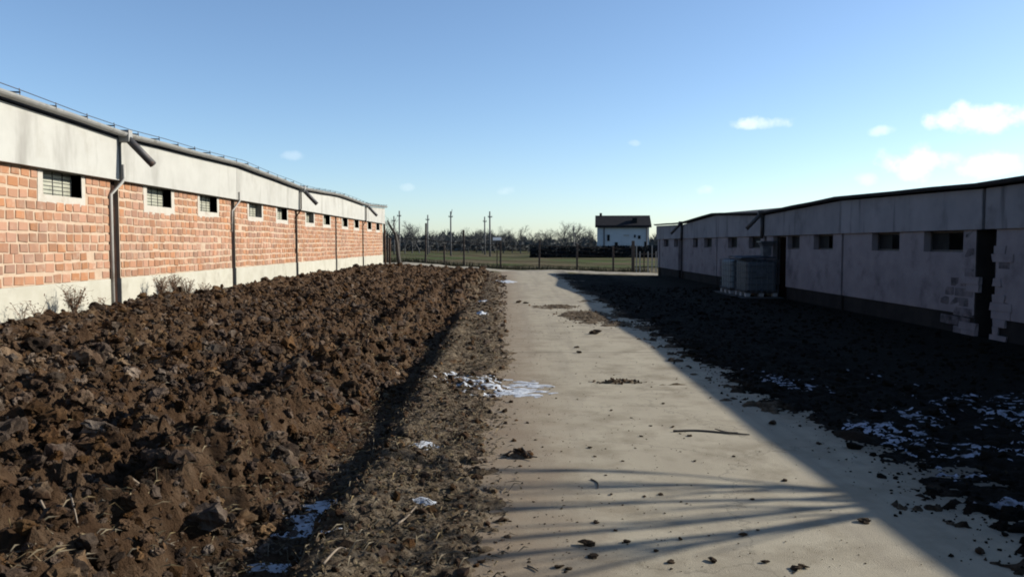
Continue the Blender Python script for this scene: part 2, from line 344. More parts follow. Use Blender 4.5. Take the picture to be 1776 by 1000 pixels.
# ------------------------------------------------------------------ ground
ys = [-7, -5, -3.5, -2.5, -1.5, -.5, .3, 1.0, 1.6]
y = 2.0
while y < 62: ys.append(y); y += max(.020, .0052 * y)
ys.append(62.0); ys = np.array(ys)
xs = np.concatenate([np.arange(-15, -7, .5), np.arange(-7, -3.6, .032), np.arange(-3.6, -.1, .020), np.arange(-.1, 2.4, .04), np.arange(2.4, 5.5, .03), np.arange(5.5, 8.6, .05), np.arange(8.6, 15.3, .5)])
X, Y = np.meshgrid(xs, ys); Z = ground_h(X, Y)
nx, ny = len(xs), len(ys)
V = np.stack([X, Y, Z], -1).reshape(-1, 3)
i, j = np.meshgrid(np.arange(nx - 1), np.arange(ny - 1)); a = (j * nx + i).ravel()
F = np.stack([a, a + 1, a + 1 + nx, a + nx], -1)
me = mesh_arrays('ground', V, F, True)
fc = V[F].mean(1); me.polygons.foreach_set('use_smooth', ~((fc[:, 0] < -.9) & (fc[:, 0] > -6.9) & (fc[:, 1] < 44)))
# zone attribute: 0 = ploughed brown soil, 1 = dark ground right of the road, 2 = land beyond
n2 = fbm(X * 2.0, Y * 2.0, 5)
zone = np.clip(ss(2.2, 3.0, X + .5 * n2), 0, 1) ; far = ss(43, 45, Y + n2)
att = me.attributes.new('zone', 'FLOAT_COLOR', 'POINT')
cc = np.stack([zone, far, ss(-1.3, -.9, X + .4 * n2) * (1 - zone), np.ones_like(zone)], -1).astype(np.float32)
att.data.foreach_set('color', cc.ravel())
def ground_mat():
    m = bpy.data.materials.new('ground'); m.use_nodes = True; t = m.node_tree; N = t.nodes; L = t.links
    b = N['Principled BSDF']; b.inputs['Roughness'].default_value = .95; b.inputs['Specular IOR Level'].default_value = .04
    geo = N.new('ShaderNodeNewGeometry'); at = N.new('ShaderNodeAttribute'); at.attribute_name = 'zone'
    sp = N.new('ShaderNodeSeparateColor'); L.new(at.outputs['Color'], sp.inputs[0])
    def noise(s, d=6):
        n = N.new('ShaderNodeTexNoise'); n.inputs['Scale'].default_value = s; n.inputs['Detail'].default_value = d; n.inputs['Roughness'].default_value = .65
        L.new(geo.outputs['Position'], n.inputs['Vector']); return n.outputs['Fac']
    def ramp(f, stops):
        r = N.new('ShaderNodeValToRGB'); L.new(f, r.inputs[0]); e = r.color_ramp.elements
        e[0].position = stops[0][0]; e[0].color = (*stops[0][1], 1); e[1].position = stops[-1][0]; e[1].color = (*stops[-1][1], 1)
        for p, c in stops[1:-1]: k = e.new(p); k.color = (*c, 1)
        for k in e: k.color = (k.color[0] * K, k.color[1] * K, k.color[2] * K, 1)
        return r.outputs[0]
    def mix(a, bb, f):
        x = N.new('ShaderNodeMix'); x.data_type = 'RGBA'; L.new(a, x.inputs['A']); L.new(bb, x.inputs['B']); L.new(f, x.inputs['Factor']); return x.outputs['Result']
    soil = ramp(noise(5), [(.3, (.058, .032, .018)), (.5, (.105, .063, .036)), (.7, (.175, .117, .074))])
    verge = ramp(noise(16), [(.32, (.085, .06, .04)), (.5, (.18, .135, .09)), (.68, (.34, .27, .19))])
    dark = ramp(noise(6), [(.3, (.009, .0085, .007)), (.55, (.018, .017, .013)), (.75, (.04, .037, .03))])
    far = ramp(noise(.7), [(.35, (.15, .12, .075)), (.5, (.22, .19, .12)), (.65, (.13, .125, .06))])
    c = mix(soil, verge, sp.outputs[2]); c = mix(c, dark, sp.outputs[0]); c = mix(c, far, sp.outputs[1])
    L.new(c, b.inputs['Base Color'])
    bp = N.new('ShaderNodeBump'); bp.inputs['Strength'].default_value = 1; bp.inputs['Distance'].default_value = .045
    L.new(noise(34, 9), bp.inputs['Height']); L.new(bp.outputs[0], b.inputs['Normal'])
    return m
M['ground'] = ground_mat()
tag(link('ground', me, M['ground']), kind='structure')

# the open field out to the horizon
fm = MB(); fm.add([(-9000, -2000, -.42), (9000, -2000, -.42), (9000, 14000, -.42), (-9000, 14000, -.42)], [(0, 1, 2, 3)])
tag(fm.build('open_field', M['field']), kind='structure')

# concrete road of cast slabs
rd = empty('concrete_road', (0, 0, 0)); tag(rd, kind='structure')
sv = []
for v_ in range(4):
    bm = bmesh.new(); g = bmesh.ops.create_grid(bm, x_segments=22, y_segments=20, size=.5)
    for p in bm.verts:
        x_, y_ = p.co.x * 4.3, p.co.y * 3.9994
        p.co = Vector((x_, y_, .006 * (1 - abs(2 * y_ / 3.996) ** 6) * float(fbm(np.array([x_ * .7 + v_ * 9.]), np.array([y_ * .7]), 61)[0])))
    ed = [e for e in bm.edges if e.is_boundary]; r_ = bmesh.ops.extrude_edge_only(bm, edges=ed)
    for p in r_['geom']:
        if isinstance(p, bmesh.types.BMVert): p.co.z = -.16
    for e_ in ed: e_.smooth = False
    for f_ in bm.faces: f_.smooth = True
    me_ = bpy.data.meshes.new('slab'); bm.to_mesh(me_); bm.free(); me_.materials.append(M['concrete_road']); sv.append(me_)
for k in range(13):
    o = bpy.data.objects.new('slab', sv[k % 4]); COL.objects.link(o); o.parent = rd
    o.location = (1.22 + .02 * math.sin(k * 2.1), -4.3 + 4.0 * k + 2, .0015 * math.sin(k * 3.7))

# pale track in front of the fence
tx = np.linspace(-15, 11, 120); ty = np.linspace(45.2, 49.6, 24); TX, TY = np.meshgrid(tx, ty)
TZ = ground_h(TX, TY) + .10 * (1 - np.abs((TY - 47.4 + .7 * vn(TX * .5, TX * 0, 44)) / 2.0) ** 2) - .04 + .05 * fbm(TX * 1.2, TY * 1.2, 47)
i, j = np.meshgrid(np.arange(119), np.arange(23)); a = (j * 120 + i).ravel()
tag(link('dirt_track', mesh_arrays('dirt_track', np.stack([TX, TY, TZ], -1).reshape(-1, 3), np.stack([a, a + 1, a + 121, a + 120], -1), True), M['dirt_track']), kind='structure')

# ------------------------------------------------------------------ the barns
def interp(y, knots): return float(np.interp(y, [k[0] for k in knots], [k[1] for k in knots]))
def barn(name, label, side, xw, yend, fas_z, plinth_z, gz, knots, m_fas, m_plinth, m_wall, openings, slots, wide_gaps, spouts, width, slope, m_col, m_int, rail=True):
    """side = -1: barn left of the road (its front faces +X); +1: right (front faces -X). d() = depth into the barn."""
    root = empty(name, (xw, 2, gz), label, 'barn')
    P = lambda m, nm, mt, parent=root, **k: m.build(nm, mt, parent, **k)
    ox, oy, oz = xw, 2, gz
    def bx(mb, d0, d1, y0, y1, z0, z1):        # d: metres into the barn from the wall face (negative = proud)
        xa, xb = sorted((side * d0, side * d1)); mb.box(xa, xb, y0 - oy, y1 - oy, z0 - oz, z1 - oz); return mb
    y_start = -4.0; ov = .12 if side < 0 else .06; go_ = ov + .105
    bays = [(b, min(b + 6, yend)) for b in np.arange(y_start, yend - .5, 6)]
    # wall core with real openings
    core = MB()
    for (b0, b1) in bays:
        a0 = b0 + slots.get(b0, .14); a1 = b1 - (slots.get(b1, .14) if b1 < yend else 0.0)
        ops = sorted([o for o in openings if o[0] >= b0 - .01 and o[1] <= b1 + .01], key=lambda o: o[0])
        cur = a0
        for (o0, o1, ozz) in ops:
            if o0 > cur: bx(core, 0, .30, cur, o0, plinth_z, fas_z + .05)
            if ozz <= plinth_z: P(core, 'wall', m_wall); core = MB()
            if ozz > plinth_z: bx(core, 0, .30, o0, o1, plinth_z, ozz)
            cur = o1
        if a1 > cur: bx(core, 0, .30, cur, a1, plinth_z, fas_z + .05)
        P(core, 'wall', m_wall); core = MB()
        # plinth panel, cut for doors
        segs = []; cur = a0
        for (o0, o1, ozz) in ops:
            if ozz < plinth_z: segs.append((cur, o0)); cur = o1
        segs.append((cur, a1))
        for s0, s1 in segs:
            if s1 - s0 > .05:
                pm = MB(); bx(pm, -.018 if side < 0 else .03, .30, s0 + .002, s1 - .002, gz - .6, plinth_z - .002); P(pm, 'plinth_panel', m_plinth, bevel=.012)
        # fascia panel, its top following the gutter
        gap0 = .05 if b0 in wide_gaps else .008; gap1 = .05 if b1 in wide_gaps else .008
        p0, p1 = b0 + gap0, b1 - (gap1 if b1 < yend else -.12)
        t0, t1 = interp(p0, knots) - .10, interp(p1, knots) - .10
        n_ = 6; fb = MB(); vs = []
        for q in range(n_ + 1):
            yy = p0 + (p1 - p0) * q / n_; tt = t0 + (t1 - t0) * q / n_
            for dd, zz in ((-ov, fas_z), (.12, fas_z), (.12, tt), (-ov, tt)): vs.append((side * dd, yy - oy, zz - oz))
        fs = []
        for q in range(n_):
            for e in range(4):
                A = q * 4 + e; B = q * 4 + (e + 1) % 4; fs.append((A, B, B + 4, A + 4))
        fs.append((3, 2, 1, 0)); fs.append(tuple(n_ * 4 + e for e in range(4)))
        fb.add(vs, fs); P(fb, 'fascia_panel', m_fas, bevel=.008)
        # recessed column at the joint
        w = slots.get(b0, .14)
        if b0 > y_start:
            c = MB(); bx(c, .055 if side < 0 else .32, .5, b0 - w - (.1 if side > 0 else -.004), b0 + w + (.1 if side > 0 else -.004), gz - .5, interp(b0, knots) - .12); P(c, 'column', m_col, bevel=.01)
    # end walls, back wall, inner lining, roof
    t = MB(); e0, e1 = y_start, yend
    topz = min(k[1] for k in knots) - .14
    bx(t, .301, width, e1 - .25, e1 - .001, gz - .5, topz); P(t, 'end_wall', m_wall)
    t = MB(); bx(t, .301, width, e0 + .001, e0 + .25, gz - .5, topz); P(t, 'end_wall', m_wall)
    t = MB(); bx(t, width - .25, width, e0 + .26, e1 - .26, gz - .5, topz); P(t, 'back_wall', m_wall)
    t = MB(); bx(t, .31, width - .26, e0 + .26, e1 - .26, gz - .45, gz - .02); P(t, 'floor_slab', m_int)
    r = MB(); half = width / 2; nseg = 40
    for q in range(nseg):
        ya = e0 - .1 + (e1 - e0 + .35) * q / nseg; yb = e0 - .1 + (e1 - e0 + .35) * (q + 1) / nseg
        za, zb = interp(ya, knots) - .07, interp(yb, knots) - .07
        for (da, dbb, ra, rb) in ((-.10, half, 0, slope * half), (half, width + .1, slope * half, 0)):
            v = []
            for th in (0, .06):
                v += [(side * da, ya - oy, za - oz + ra + th), (side * dbb, ya - oy, za - oz + rb + th), (side * dbb, yb - oy, zb - oz + rb + th), (side * da, yb - oy, zb - oz + ra + th)]
            r.hexa(v)
    P(r, 'roof', M['roof_sheet'] if side < 0 else M['dark_gutter'])
    # half-round gutter with a rod and brackets
    gut = MB(); ky = sorted(set([k[0] for k in knots] + list(np.arange(e0, e1, 1.5)))); gr = .075; prof = []
    gk = [yy for yy in ky if e0 - .1 <= yy <= e1 + .3]
    for yy in gk:
        zc = interp(yy, knots) + .006 * math.sin(yy * 1.7)
        for q in range(9):
            a = math.pi * q / 8; prof.append((-side * (go_ - gr * math.cos(a)), yy - oy, zc - oz - gr * math.sin(a)))
        for q in range(9):
            a = math.pi * (8 - q) / 8; prof.append((-side * (go_ - (gr - .006) * math.cos(a)), yy - oy, zc - oz - (gr - .006) * math.sin(a)))
    fs = []
    for q in range(len(gk) - 1):
        for e in range(18):
            A = q * 18 + e; B = q * 18 + (e + 1) % 18; fs.append((A, B, B + 18, A + 18))
    gut.add(prof, fs); go = P(gut, 'gutter', M['zinc'] if side < 0 else M['dark_gutter'], smooth=False)
    rod = MB()
    if rail: rod.tube([(-side * (go_ + .07), yy - oy, interp(yy, knots) + .06 - oz + .012 * math.sin(yy * 2.9)) for yy in gk], .006, 6)
    if rail: P(rod, 'gutter_rod', M['dark_metal'], go)
    bm_ = MB(); bm_.tube([(-side * (go_ - .13), 0, .02), (-side * (go_ - .07), 0, .03), (-side * (go_ + .08), 0, .015)], .012, 5); 
    if rail: bm_.tube([(-side * (go_ + .073), 0, -.02), (-side * (go_ + .07), 0, .07)], .007, 5)
    bmesh_ = bm_.mesh('bracket'); bmesh_.materials.append(M['dark_metal'])
    yy = 8.3
    while rail and yy < e1 - .2:
        o = bpy.data.objects.new('bracket', bmesh_); COL.objects.link(o); o.parent = go
        o.location = (0, yy - oy, interp(yy, knots) - oz); o.rotation_euler.y = random.uniform(-.06, .06); yy += .86
    # rain spouts thrown out towards the road, with a dark box at the gutter
    for sy in spouts:
        g_ = interp(sy, knots); s = MB()
        s.tube([(-side * (go_ - .03), sy - oy, g_ - .07 - oz), (-side * (go_ + .06), sy - oy, g_ - .12 - oz), (-side * (go_ + .45), sy + .03 - oy, g_ - .54 - oz)], .066, 12)
        P(s, 'spout', M['dark_metal'], smooth=True)
        s = MB(); bx(s, -(go_ + .09), -(ov + .005), sy - .07, sy + .07, g_ - .16, g_ + .05); P(s, 'spout_box', M['zinc'] if side < 0 else M['dark_metal'], bevel=.01)
        if side > 0:
            s = MB(); s.tube([(-side * (ov + .06), sy - oy, g_ - .1 - oz), (-side * (ov + .06), sy - oy, fas_z - .08 - oz)], .055, 10); P(s, 'downpipe', M['dark_metal'], smooth=True)
    return root, bx, (ox, oy, oz)

# ---- left: brick barn
Lk = [(-4, 3.62), (2, 3.50), (8, 3.68), (14, 3.52), (20, 3.60), (26, 3.43), (32, 3.57), (38, 3.47), (44, 3.66), (44.4, 3.66)]
L_open = []
for b in range(2, 44, 6):
    L_open += [(b + 1.25, b + 2.35, 2.33), (b + 3.85, b + 4.92, 2.33)]
LX, LP, LF, LG = -6.85, 1.0, 2.70, .52
bl, bxl, lo = barn('brick_barn', 'long sunlit red brick barn with a pale concrete fascia behind the ploughed soil', -1, LX, 44, LF, LP, LG, Lk,
                   M['fascia'], M['plinth'], M['mortar'], L_open, {}, {2, 14, 26, 38}, [2, 14, 26, 38], 12.0, .13, M['rust_concrete'], M['interior'])
# windows: pale pane behind a grid, plaster surround
pm = MB(); pm.box(-.01, .01, -.55, .55, 0, .46); paneM = pm.mesh('pane'); paneM.materials.append(M['pane_pale'])
gm = MB()
for q in range(7): gm.box(.012, .022, -.55, .55, .035 + q * .06, .042 + q * .06)
for q in range(3): gm.box(.010, .020, -.005 - .28 + q * .28, .005 - .28 + q * .28, 0, .46)
grilM = gm.mesh('grille'); grilM.materials.append(M['dark_metal'])
for wi, (o0, o1, oz_) in enumerate(L_open):
    w = empty('window', (0, (o0 + o1) / 2 - lo[1], oz_ - lo[2])); w.parent = bl
    for nm, mm in (('pane', paneM), ('grille', grilM)):
        o = bpy.data.objects.new(nm, mm); COL.objects.link(o); o.parent = w; o.location.x = -.17; o.scale.y = (o1 - o0) / 1.1
    # weathered surround, its outer outline uneven
    s = MB(); rr = random.Random(wi); x0_, x1_ = -.16, .008
    yl, yr = -(o1 - o0) / 2, (o1 - o0) / 2
    for (a0, a1, z0, z1) in ((yl - .13, yl, -.13, .37), (yr, yr + .13, -.13, .37), (yl, yr, -.14, 0)):
        j_ = lambda s_=.035: rr.uniform(-s_, s_)
        ol = j_(); orr = j_(); ob = j_()
        y0a, y1a = (a0 + ol if a0 < yl else a0), (a1 + orr if a1 > yr else a1)
        y0b, y1b = (a0 + j_() if a0 < yl else a0), (a1 + j_() if a1 > yr else a1)
        s.hexa([(x0_, y0a, z0 + ob), (x1_, y0a, z0 + ob), (x1_, y1a, z0 + j_() * .5), (x0_, y1a, z0 + ob), (x0_, y0b, z1), (x1_, y0b, z1), (x1_, y1b, z1), (x0_, y1b, z1)])
    s.build('surround', M['surround'], w)
# bricks, each proud of the mortar
def brick_mesh(L, H, seed):
    r = random.Random(seed); j_ = lambda s_: r.uniform(-s_, s_)
    ring = [(-L / 2, -H / 2), (L / 2, -H / 2), (L / 2, H / 2), (-L / 2, H / 2)]; cut = [(a + j_(.011), b + j_(.009)) for a, b in ring]
    v = [(-.03, a, b) for a, b in cut] + [(.004, a, b) for a, b in cut] + [(.011 + j_(.002), a * .95 , b * .91) for a, b in cut]
    mb = MB(); mb.add(v, [(k, (k + 1) % 4, (k + 1) % 4 + 4, k + 4) for k in range(4)] + [(k + 4, (k + 1) % 4 + 4, (k + 1) % 4 + 8, k + 8) for k in range(4)] + [(8, 9, 10, 11)])
    return mb
BV = [brick_mesh(.245, .116, s) for s in range(10)]
BM = []
for b_ in BV:
    m_ = b_.mesh('brick'); m_.materials.append(M['brick']); BM.append(m_)
bricks = []
CH = (LF - LP) / 11
for c_ in range(11):
    zc = LP + CH * (c_ + .5)
    for b0 in range(-4, 44, 6):
        a0, a1 = b0 + .15, b0 + 5.85
        free = [(a0, a1)]
        for (o0, o1, oz_) in L_open:
            if zc > oz_ - .15:
                nf = []
                for (f0, f1) in free:
                    if o1 + .12 <= f0 or o0 - .12 >= f1: nf.append((f0, f1)); continue
                    if o0 - .12 > f0: nf.append((f0, o0 - .12))
                    if o1 + .12 < f1: nf.append((o1 + .12, f1))
                free = nf
        for (f0, f1) in free:
            yy = f0 - random.uniform(0, .18)
            while yy < f1 - .04:
                l_ = .238 * random.uniform(.9, 1.12); s0 = max(yy, f0); s1 = min(yy + l_, f1)
                if s1 - s0 > .07 and random.random() > .006:
                    bricks.append(((s0 + s1) / 2, zc + .026 * float(mnoise.noise(Vector((s0 * .55, c_ * .35, 0)))) + random.gauss(0, .004), (s1 - s0 - .034) / .245))
                yy += l_
bricks.sort(key=lambda b: (b[0] < 10.55, b[0]))
rest = MB()
for k, (yy, zz, sc_) in enumerate(bricks):
    v_ = random.randrange(10); dx = random.uniform(-.004, .004); rx = random.gauss(0, .006); sz = random.uniform(.92, 1.12)
    if k < 300:
        o = bpy.data.objects.new('brick', BM[v_]); COL.objects.link(o); o.parent = bl
        o.location = (dx, yy - lo[1], zz - lo[2]); o.scale = (1, sc_, sz); o.rotation_euler.x = rx
    else:
        vs = [(x_ + dx, y_ * sc_ - z_ * rx + yy - lo[1], z_ * sz + y_ * rx + zz - lo[2]) for x_, y_, z_ in BV[v_].v]; rest.add(vs, BV[v_].f)
tag(rest.build('far_bricks', M['brick'], bl), kind='stuff')
# rain pipes
for py_, low in ((14, .5), (20, 1.9), (26, 1.3), (38, .5)):
    d = MB(); g_ = interp(py_, Lk)
    pts = [(.16, py_ + .03, 2.98 if py_ == 14 else g_ - .12), (.16, py_ + .03, 2.74), (.13, py_ + .0, 2.66), (.036, py_ - .20, 2.45), (.036, py_ - .215, low)] if py_ != 20 else [(.15, py_ + .10, 2.9), (.15, py_ + .1, 2.68), (.036, py_ - .13, 2.42), (.036, py_ - .19, low)]
    d.tube([(a, b - lo[1], c - lo[2]) for a, b, c in pts], .022 if py_ != 14 else .03, 8); d.build('downpipe', M['pale_pipe'] if py_ in (14, 20) else M['rust_concrete'], bl, smooth=True)

# ---- right: grey plastered barn in its own shade
Rk = [(-4, 2.72), (2, 2.69), (8, 2.73), (14, 2.67), (20, 2.78), (26, 2.63), (32, 2.84), (38, 2.62), (44.6, 2.70), (45, 2.70)]
RX, RP, RF, RG = 8.45, .31, 1.855, -.26
wz = 1.445
R_open = [(3.2, 4.4, wz), (9.2, 10.4, wz), (14.7, 16.1, wz), (17.1, 18.4, wz), (20.6, 21.9, wz), (22.95, 23.95, wz), (24.05, 25.25, -.24), (26.5, 27.8, wz), (29.2, 30.4, wz), (32.8, 34.1, wz), (35.2, 36.15, wz), (38.2, 39.2, -.24), (39.3, 40.25, wz), (41.6, 42.9, wz)]
br, bxr, ro = barn('grey_barn', 'long low grey plastered barn standing in its own shade right of the concrete road', 1, RX, 44.6, RF, RP, RG, Rk,
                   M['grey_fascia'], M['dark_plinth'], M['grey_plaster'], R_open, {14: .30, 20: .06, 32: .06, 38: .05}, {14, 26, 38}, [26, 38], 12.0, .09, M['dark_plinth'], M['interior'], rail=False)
for wi, (o0, o1, oz_) in enumerate(R_open):
    door = oz_ < 0
    w = empty('doorway' if door else 'window', (0, (o0 + o1) / 2 - ro[1], oz_ - ro[2])); w.parent = br
    hw = (o1 - o0) / 2; H = RF - oz_
    s = MB()
    for (a0, a1, z0, z1) in ((-hw, -hw + .045, 0, H), (hw - .045, hw, 0, H), (-hw + .045, hw - .045, 0, .04), (-hw + .045, hw - .045, H - .04, H)):
        s.box(.14, .20, a0, a1, z0, z1)
    s.build('frame', M['dark_metal'], w)
    if door:
        s = MB(); s.box(0, .9, -.02, .02, .05, H - .06); d_ = s.build('door_leaf', M['rust_concrete'], w, bevel=.005); d_.location = (.22, hw - .07, 0)
    else:
        frac = {2: (.55, 1), 3: (.5, 1), 4: (.5, 1)}.get(wi, (.0, 1.0))
        s = MB(); s.box(.165, .175, -hw + .045 + (2 * hw - .09) * frac[0], -hw + .045 + (2 * hw - .09) * frac[1], .04, H - .04)
        s.build('pane', M['pane_dark'], w)
# broken plaster beside the near joint: bare blocks one by one, dark lining added for shade, patch reaching the ground
rr = random.Random(5)
bmv = []
for s_ in range(6):
    b_ = brick_mesh(.30, .17, 100 + s_); b_.v = [(-x_ * 2.2, y_, z_) for x_, y_, z_ in b_.v]; b_.f = [tuple(reversed(f)) for f in b_.f]
    m_ = b_.mesh('block'); m_.materials.append(M['grey_block']); bmv.append(m_)
for c_ in range(11):
    zc = -.02 + c_ * .182
    nb = [2, 3, 2, 3, 3, 2, 1, 2, 1, 1, 1][c_]
    for q in range(nb):
        yy = 14.30 + .17 + q * .325 + (.14 if c_ % 2 else 0) + rr.uniform(-.02, .02)
        if yy + .17 > 14.7 and zc > wz - .2: continue
        o = bpy.data.objects.new('block', bmv[rr.randrange(6)]); COL.objects.link(o); o.parent = br
        o.location = (rr.uniform(.019, .026), yy - ro[1], zc - ro[2]); o.rotation_euler.x = rr.gauss(0, .02)
    yy = 13.76 - .17 - (.12 if c_ % 2 else 0)
    if c_ in (3, 7, 8):
        o = bpy.data.objects.new('block', bmv[rr.randrange(6)]); COL.objects.link(o); o.parent = br; o.location = (.018, yy - ro[1], zc - ro[2])
rv = MB(); bxr(rv, .004, .315, 14.262, 14.298, RG - .1, RF + .03); rv.build('joint_shade_lining', M['dark_plinth'], br)  # dark lining added over the pale jamb to stand for its shade
# torn plaster hanging over both sides of the open joint
for sgn, y0, n_ in ((-1, 14.30, 15), (1, 13.70, 15)):
    for k in range(n_):
        z0_, z1_ = -.25 + k * 2.1 / n_, -.25 + (k + 1) * 2.1 / n_ - .004
        reach = .0 + .17 * max(0, float(mnoise.noise(Vector((k * .55, sgn * 3.1, 4)))) + .35) + rr.uniform(0, .05); back = rr.uniform(.05, .5)
        ya, yb = sorted((y0 + sgn * reach, y0 - sgn * back)); t_ = rr.uniform(.004, .02); j_ = lambda: rr.uniform(-.03, .03)
        p = MB(); p.hexa([(-t_, ya + j_() - ro[1], z0_ - ro[2]), (.05, ya - ro[1], z0_ - ro[2]), (.05, yb - ro[1], z0_ - ro[2]), (-t_, yb + j_() - ro[1], z0_ - ro[2]), (-t_, ya + j_() - ro[1], z1_ - ro[2]), (.05, ya - ro[1], z1_ - ro[2]), (.05, yb - ro[1], z1_ - ro[2]), (-t_, yb + j_() - ro[1], z1_ - ro[2])])
        if rr.random() < .42: p.build('torn_plaster', M['grey_plaster'], br)

# ------------------------------------------------------------------ clods and loose soil
def ico(sub):
    bm = bmesh.new(); bmesh.ops.create_icosphere(bm, subdivisions=sub, radius=1); bm.verts.ensure_lookup_table()
    v = np.array([p.co[:] for p in bm.verts]); f = np.array([[q.index for q in fc.verts] for fc in bm.faces]); bm.free(); return v, f
def clod(v, seed, rough=.16):
    r = np.random.default_rng(seed); p = v.copy()
    for _ in range(9):
        n = r.normal(size=3); n /= np.linalg.norm(n); d = r.uniform(.35, .75); t = p @ n; over = np.maximum(0, t - d); p -= over[:, None] * n * .93
    o_ = Vector(r.uniform(-50, 50, 3)); d_ = []
    for q in p:
        w = Vector(q); n_ = .30 * mnoise.noise(w * 1.6 + o_) + .26 * (.5 - abs(mnoise.noise(w * 2.9 + o_)) * 1.6) + .16 * mnoise.noise(w * 6 + o_) + .10 * mnoise.noise(w * 13 + o_)
        d_.append(n_)
    p = p + v * np.array(d_)[:, None] * (rough / .16) + r.normal(0, .03, p.shape)
    return p * np.array([1, r.uniform(.65, 1), r.uniform(.5, .85)])
ico_v = {s_: ico(s_) for s_ in (1, 2, 3)}
lib = {s_: [clod(ico_v[s_][0], 10 * s_ + q) for q in range(10)] for s_ in (1, 2, 3)}
def batch(x, y, size, sub, sink=.35):
    z = ground_h(x, y); z = np.where((x > -.9) & (x < 3.3), np.maximum(z, .001), z); Vs = []; Fs = []; o = 0; base_f = ico_v[sub][1]
    for k in range(len(x)):
        p = lib[sub][rng.integers(10)]; a, b, c = rng.uniform(0, 6.28), rng.normal(0, .5), rng.normal(0, .5)
        m_ = np.array(Euler((b, c, a)).to_matrix()); q = p @ m_.T * size[k] * np.array([1, 1, .9]) + np.array([x[k], y[k], z[k] + size[k] * (.5 - sink)])
        Vs.append(q); Fs.append(base_f + o); o += len(q)
    return np.concatenate(Vs), np.concatenate(Fs)
def scatter(n, x0, x1, y0, y1, keep=None, ypow=1.0):
    x = rng.uniform(x0, x1, n); y = y0 + (y1 - y0) * rng.uniform(0, 1, n) ** ypow
    inside = (np.abs(x) / np.maximum(y, .1) < .80)
    if keep is not None: inside &= keep(x, y)
    return x[inside], y[inside]
Vs, Fs, off = [], [], 0
def put(arr):
    global off
    Vs.append(arr[0]); Fs.append(arr[1] + off); off += len(arr[0])
fld = lambda x, y: x < -1.34 + .3 * vn(y * .8, y * 0, 13) + .45 * ss(14, 22, y)
dens = lambda x, y: rng.uniform(0, 1, len(x)) < .35 + .9 * (vn(x * 1.1, y * 1.1, 77) + .4)
x, y = scatter(7200, -6.4, -1.25, 2.2, 9, fld); put(batch(x, y, np.clip(rng.lognormal(-3.45, .55, len(x)), .014, .12), 3, .28))
x, y = scatter(12000, -5.4, -1.2, 2.0, 8, fld, 1.2); put(batch(x, y, np.clip(rng.lognormal(-4.45, .5, len(x)), .005, .04), 1))
x, y = scatter(9000, -6.4, -1.2, 7, 16, fld, 1.2); put(batch(x, y, np.clip(rng.lognormal(-3.9, .5, len(x)), .008, .06), 1))
x, y = scatter(11000, -6.6, -1.0, 7, 18, fld); put(batch(x, y, np.clip(rng.lognormal(-3.45, .55, len(x)), .012, .12), 2))
x, y = scatter(9000, -6.7, -.6, 16, 43.5, lambda x, y: fld(x, y)); put(batch(x, y, np.clip(rng.lognormal(-3.15, .5, len(x)), .025, .13), 2))
# crumbs on the verge
x, y = scatter(5200, -1.7, .1, 2.4, 9, lambda x, y: x < -.12 + .25 * rng.normal(size=len(x)) * .5); put(batch(x, y, np.clip(rng.lognormal(-4.35, .6, len(x)), .005, .06), 1))
x, y = scatter(4000, -1.6, .0, 8, 40); put(batch(x, y, np.clip(rng.lognormal(-3.8, .6, len(x)), .01, .08), 1))
# crumbs on the patches of soil on the slab
for (cx, cy, rx, ry, n_) in ((1.75, 17.4, .7, 1.9, 300), (1.3, 20.2, .7, .9, 120), (2.2, 15.9, .45, .9, 90), (1.32, 9.15, .3, .1, 70), (.1, 5.93, .13, .07, 60)):
    x = cx + rng.normal(0, rx * .5, n_); y = cy + rng.normal(0, ry * .5, n_); s_ = np.clip(rng.lognormal(-4.2, .5, n_), .006, .04)
    z0 = np.maximum(ground_h(x, y), 0); arr = batch(x, y, s_, 1); put(arr)
me = mesh_arrays('loose_clods', np.concatenate(Vs), np.concatenate(Fs))
tag(link('loose_clods', me, M['clod']), 'turned brown earth clods and crumbs of the ploughed strip', 'soil', kind='stuff')
# fine crumbs trodden over the slab
n_ = 2600; x = -.15 + np.abs(rng.normal(0, 1.2, n_)); y = 2.6 + 15 * rng.uniform(0, 1, n_) ** 1.7; ok = x < 3.0; x, y = x[ok], y[ok]
sz = np.clip(rng.lognormal(-5.5, .55, len(x)), .002, .016); Vc, Fc = [], []
for k in range(len(x)):
    p = lib[1][rng.integers(10)] * np.array([1, 1, .5]) * sz[k]; a_ = rng.uniform(0, 6.28); c_, s_ = math.cos(a_), math.sin(a_)
    Vc.append(np.stack([p[:, 0] * c_ - p[:, 1] * s_ + x[k], p[:, 0] * s_ + p[:, 1] * c_ + y[k], p[:, 2] + sz[k] * .2 + .002], -1)); Fc.append(ico_v[1][1] + 12 * k)
tag(link('road_crumbs', mesh_arrays('road_crumbs', np.concatenate(Vc), np.concatenate(Fc)), M['road_clod']), 'fine crumbs of trodden earth over the concrete slab', 'soil', kind='stuff')
# dark crumbs on the shaded side
Vs, Fs, off = [], [], 0
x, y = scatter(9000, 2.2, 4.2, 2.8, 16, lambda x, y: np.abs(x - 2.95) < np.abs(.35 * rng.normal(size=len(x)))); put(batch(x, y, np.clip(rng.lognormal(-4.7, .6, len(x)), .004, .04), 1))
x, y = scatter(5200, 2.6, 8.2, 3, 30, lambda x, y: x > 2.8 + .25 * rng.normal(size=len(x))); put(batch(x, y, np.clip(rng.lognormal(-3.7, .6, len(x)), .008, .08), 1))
me = mesh_arrays('dark_crumbs', np.concatenate(Vs), np.concatenate(Fs)); tag(link('dark_crumbs', me, M['dark_soil']), 'dark damp crumbs of earth in the shade of the grey barn', 'soil', kind='stuff')

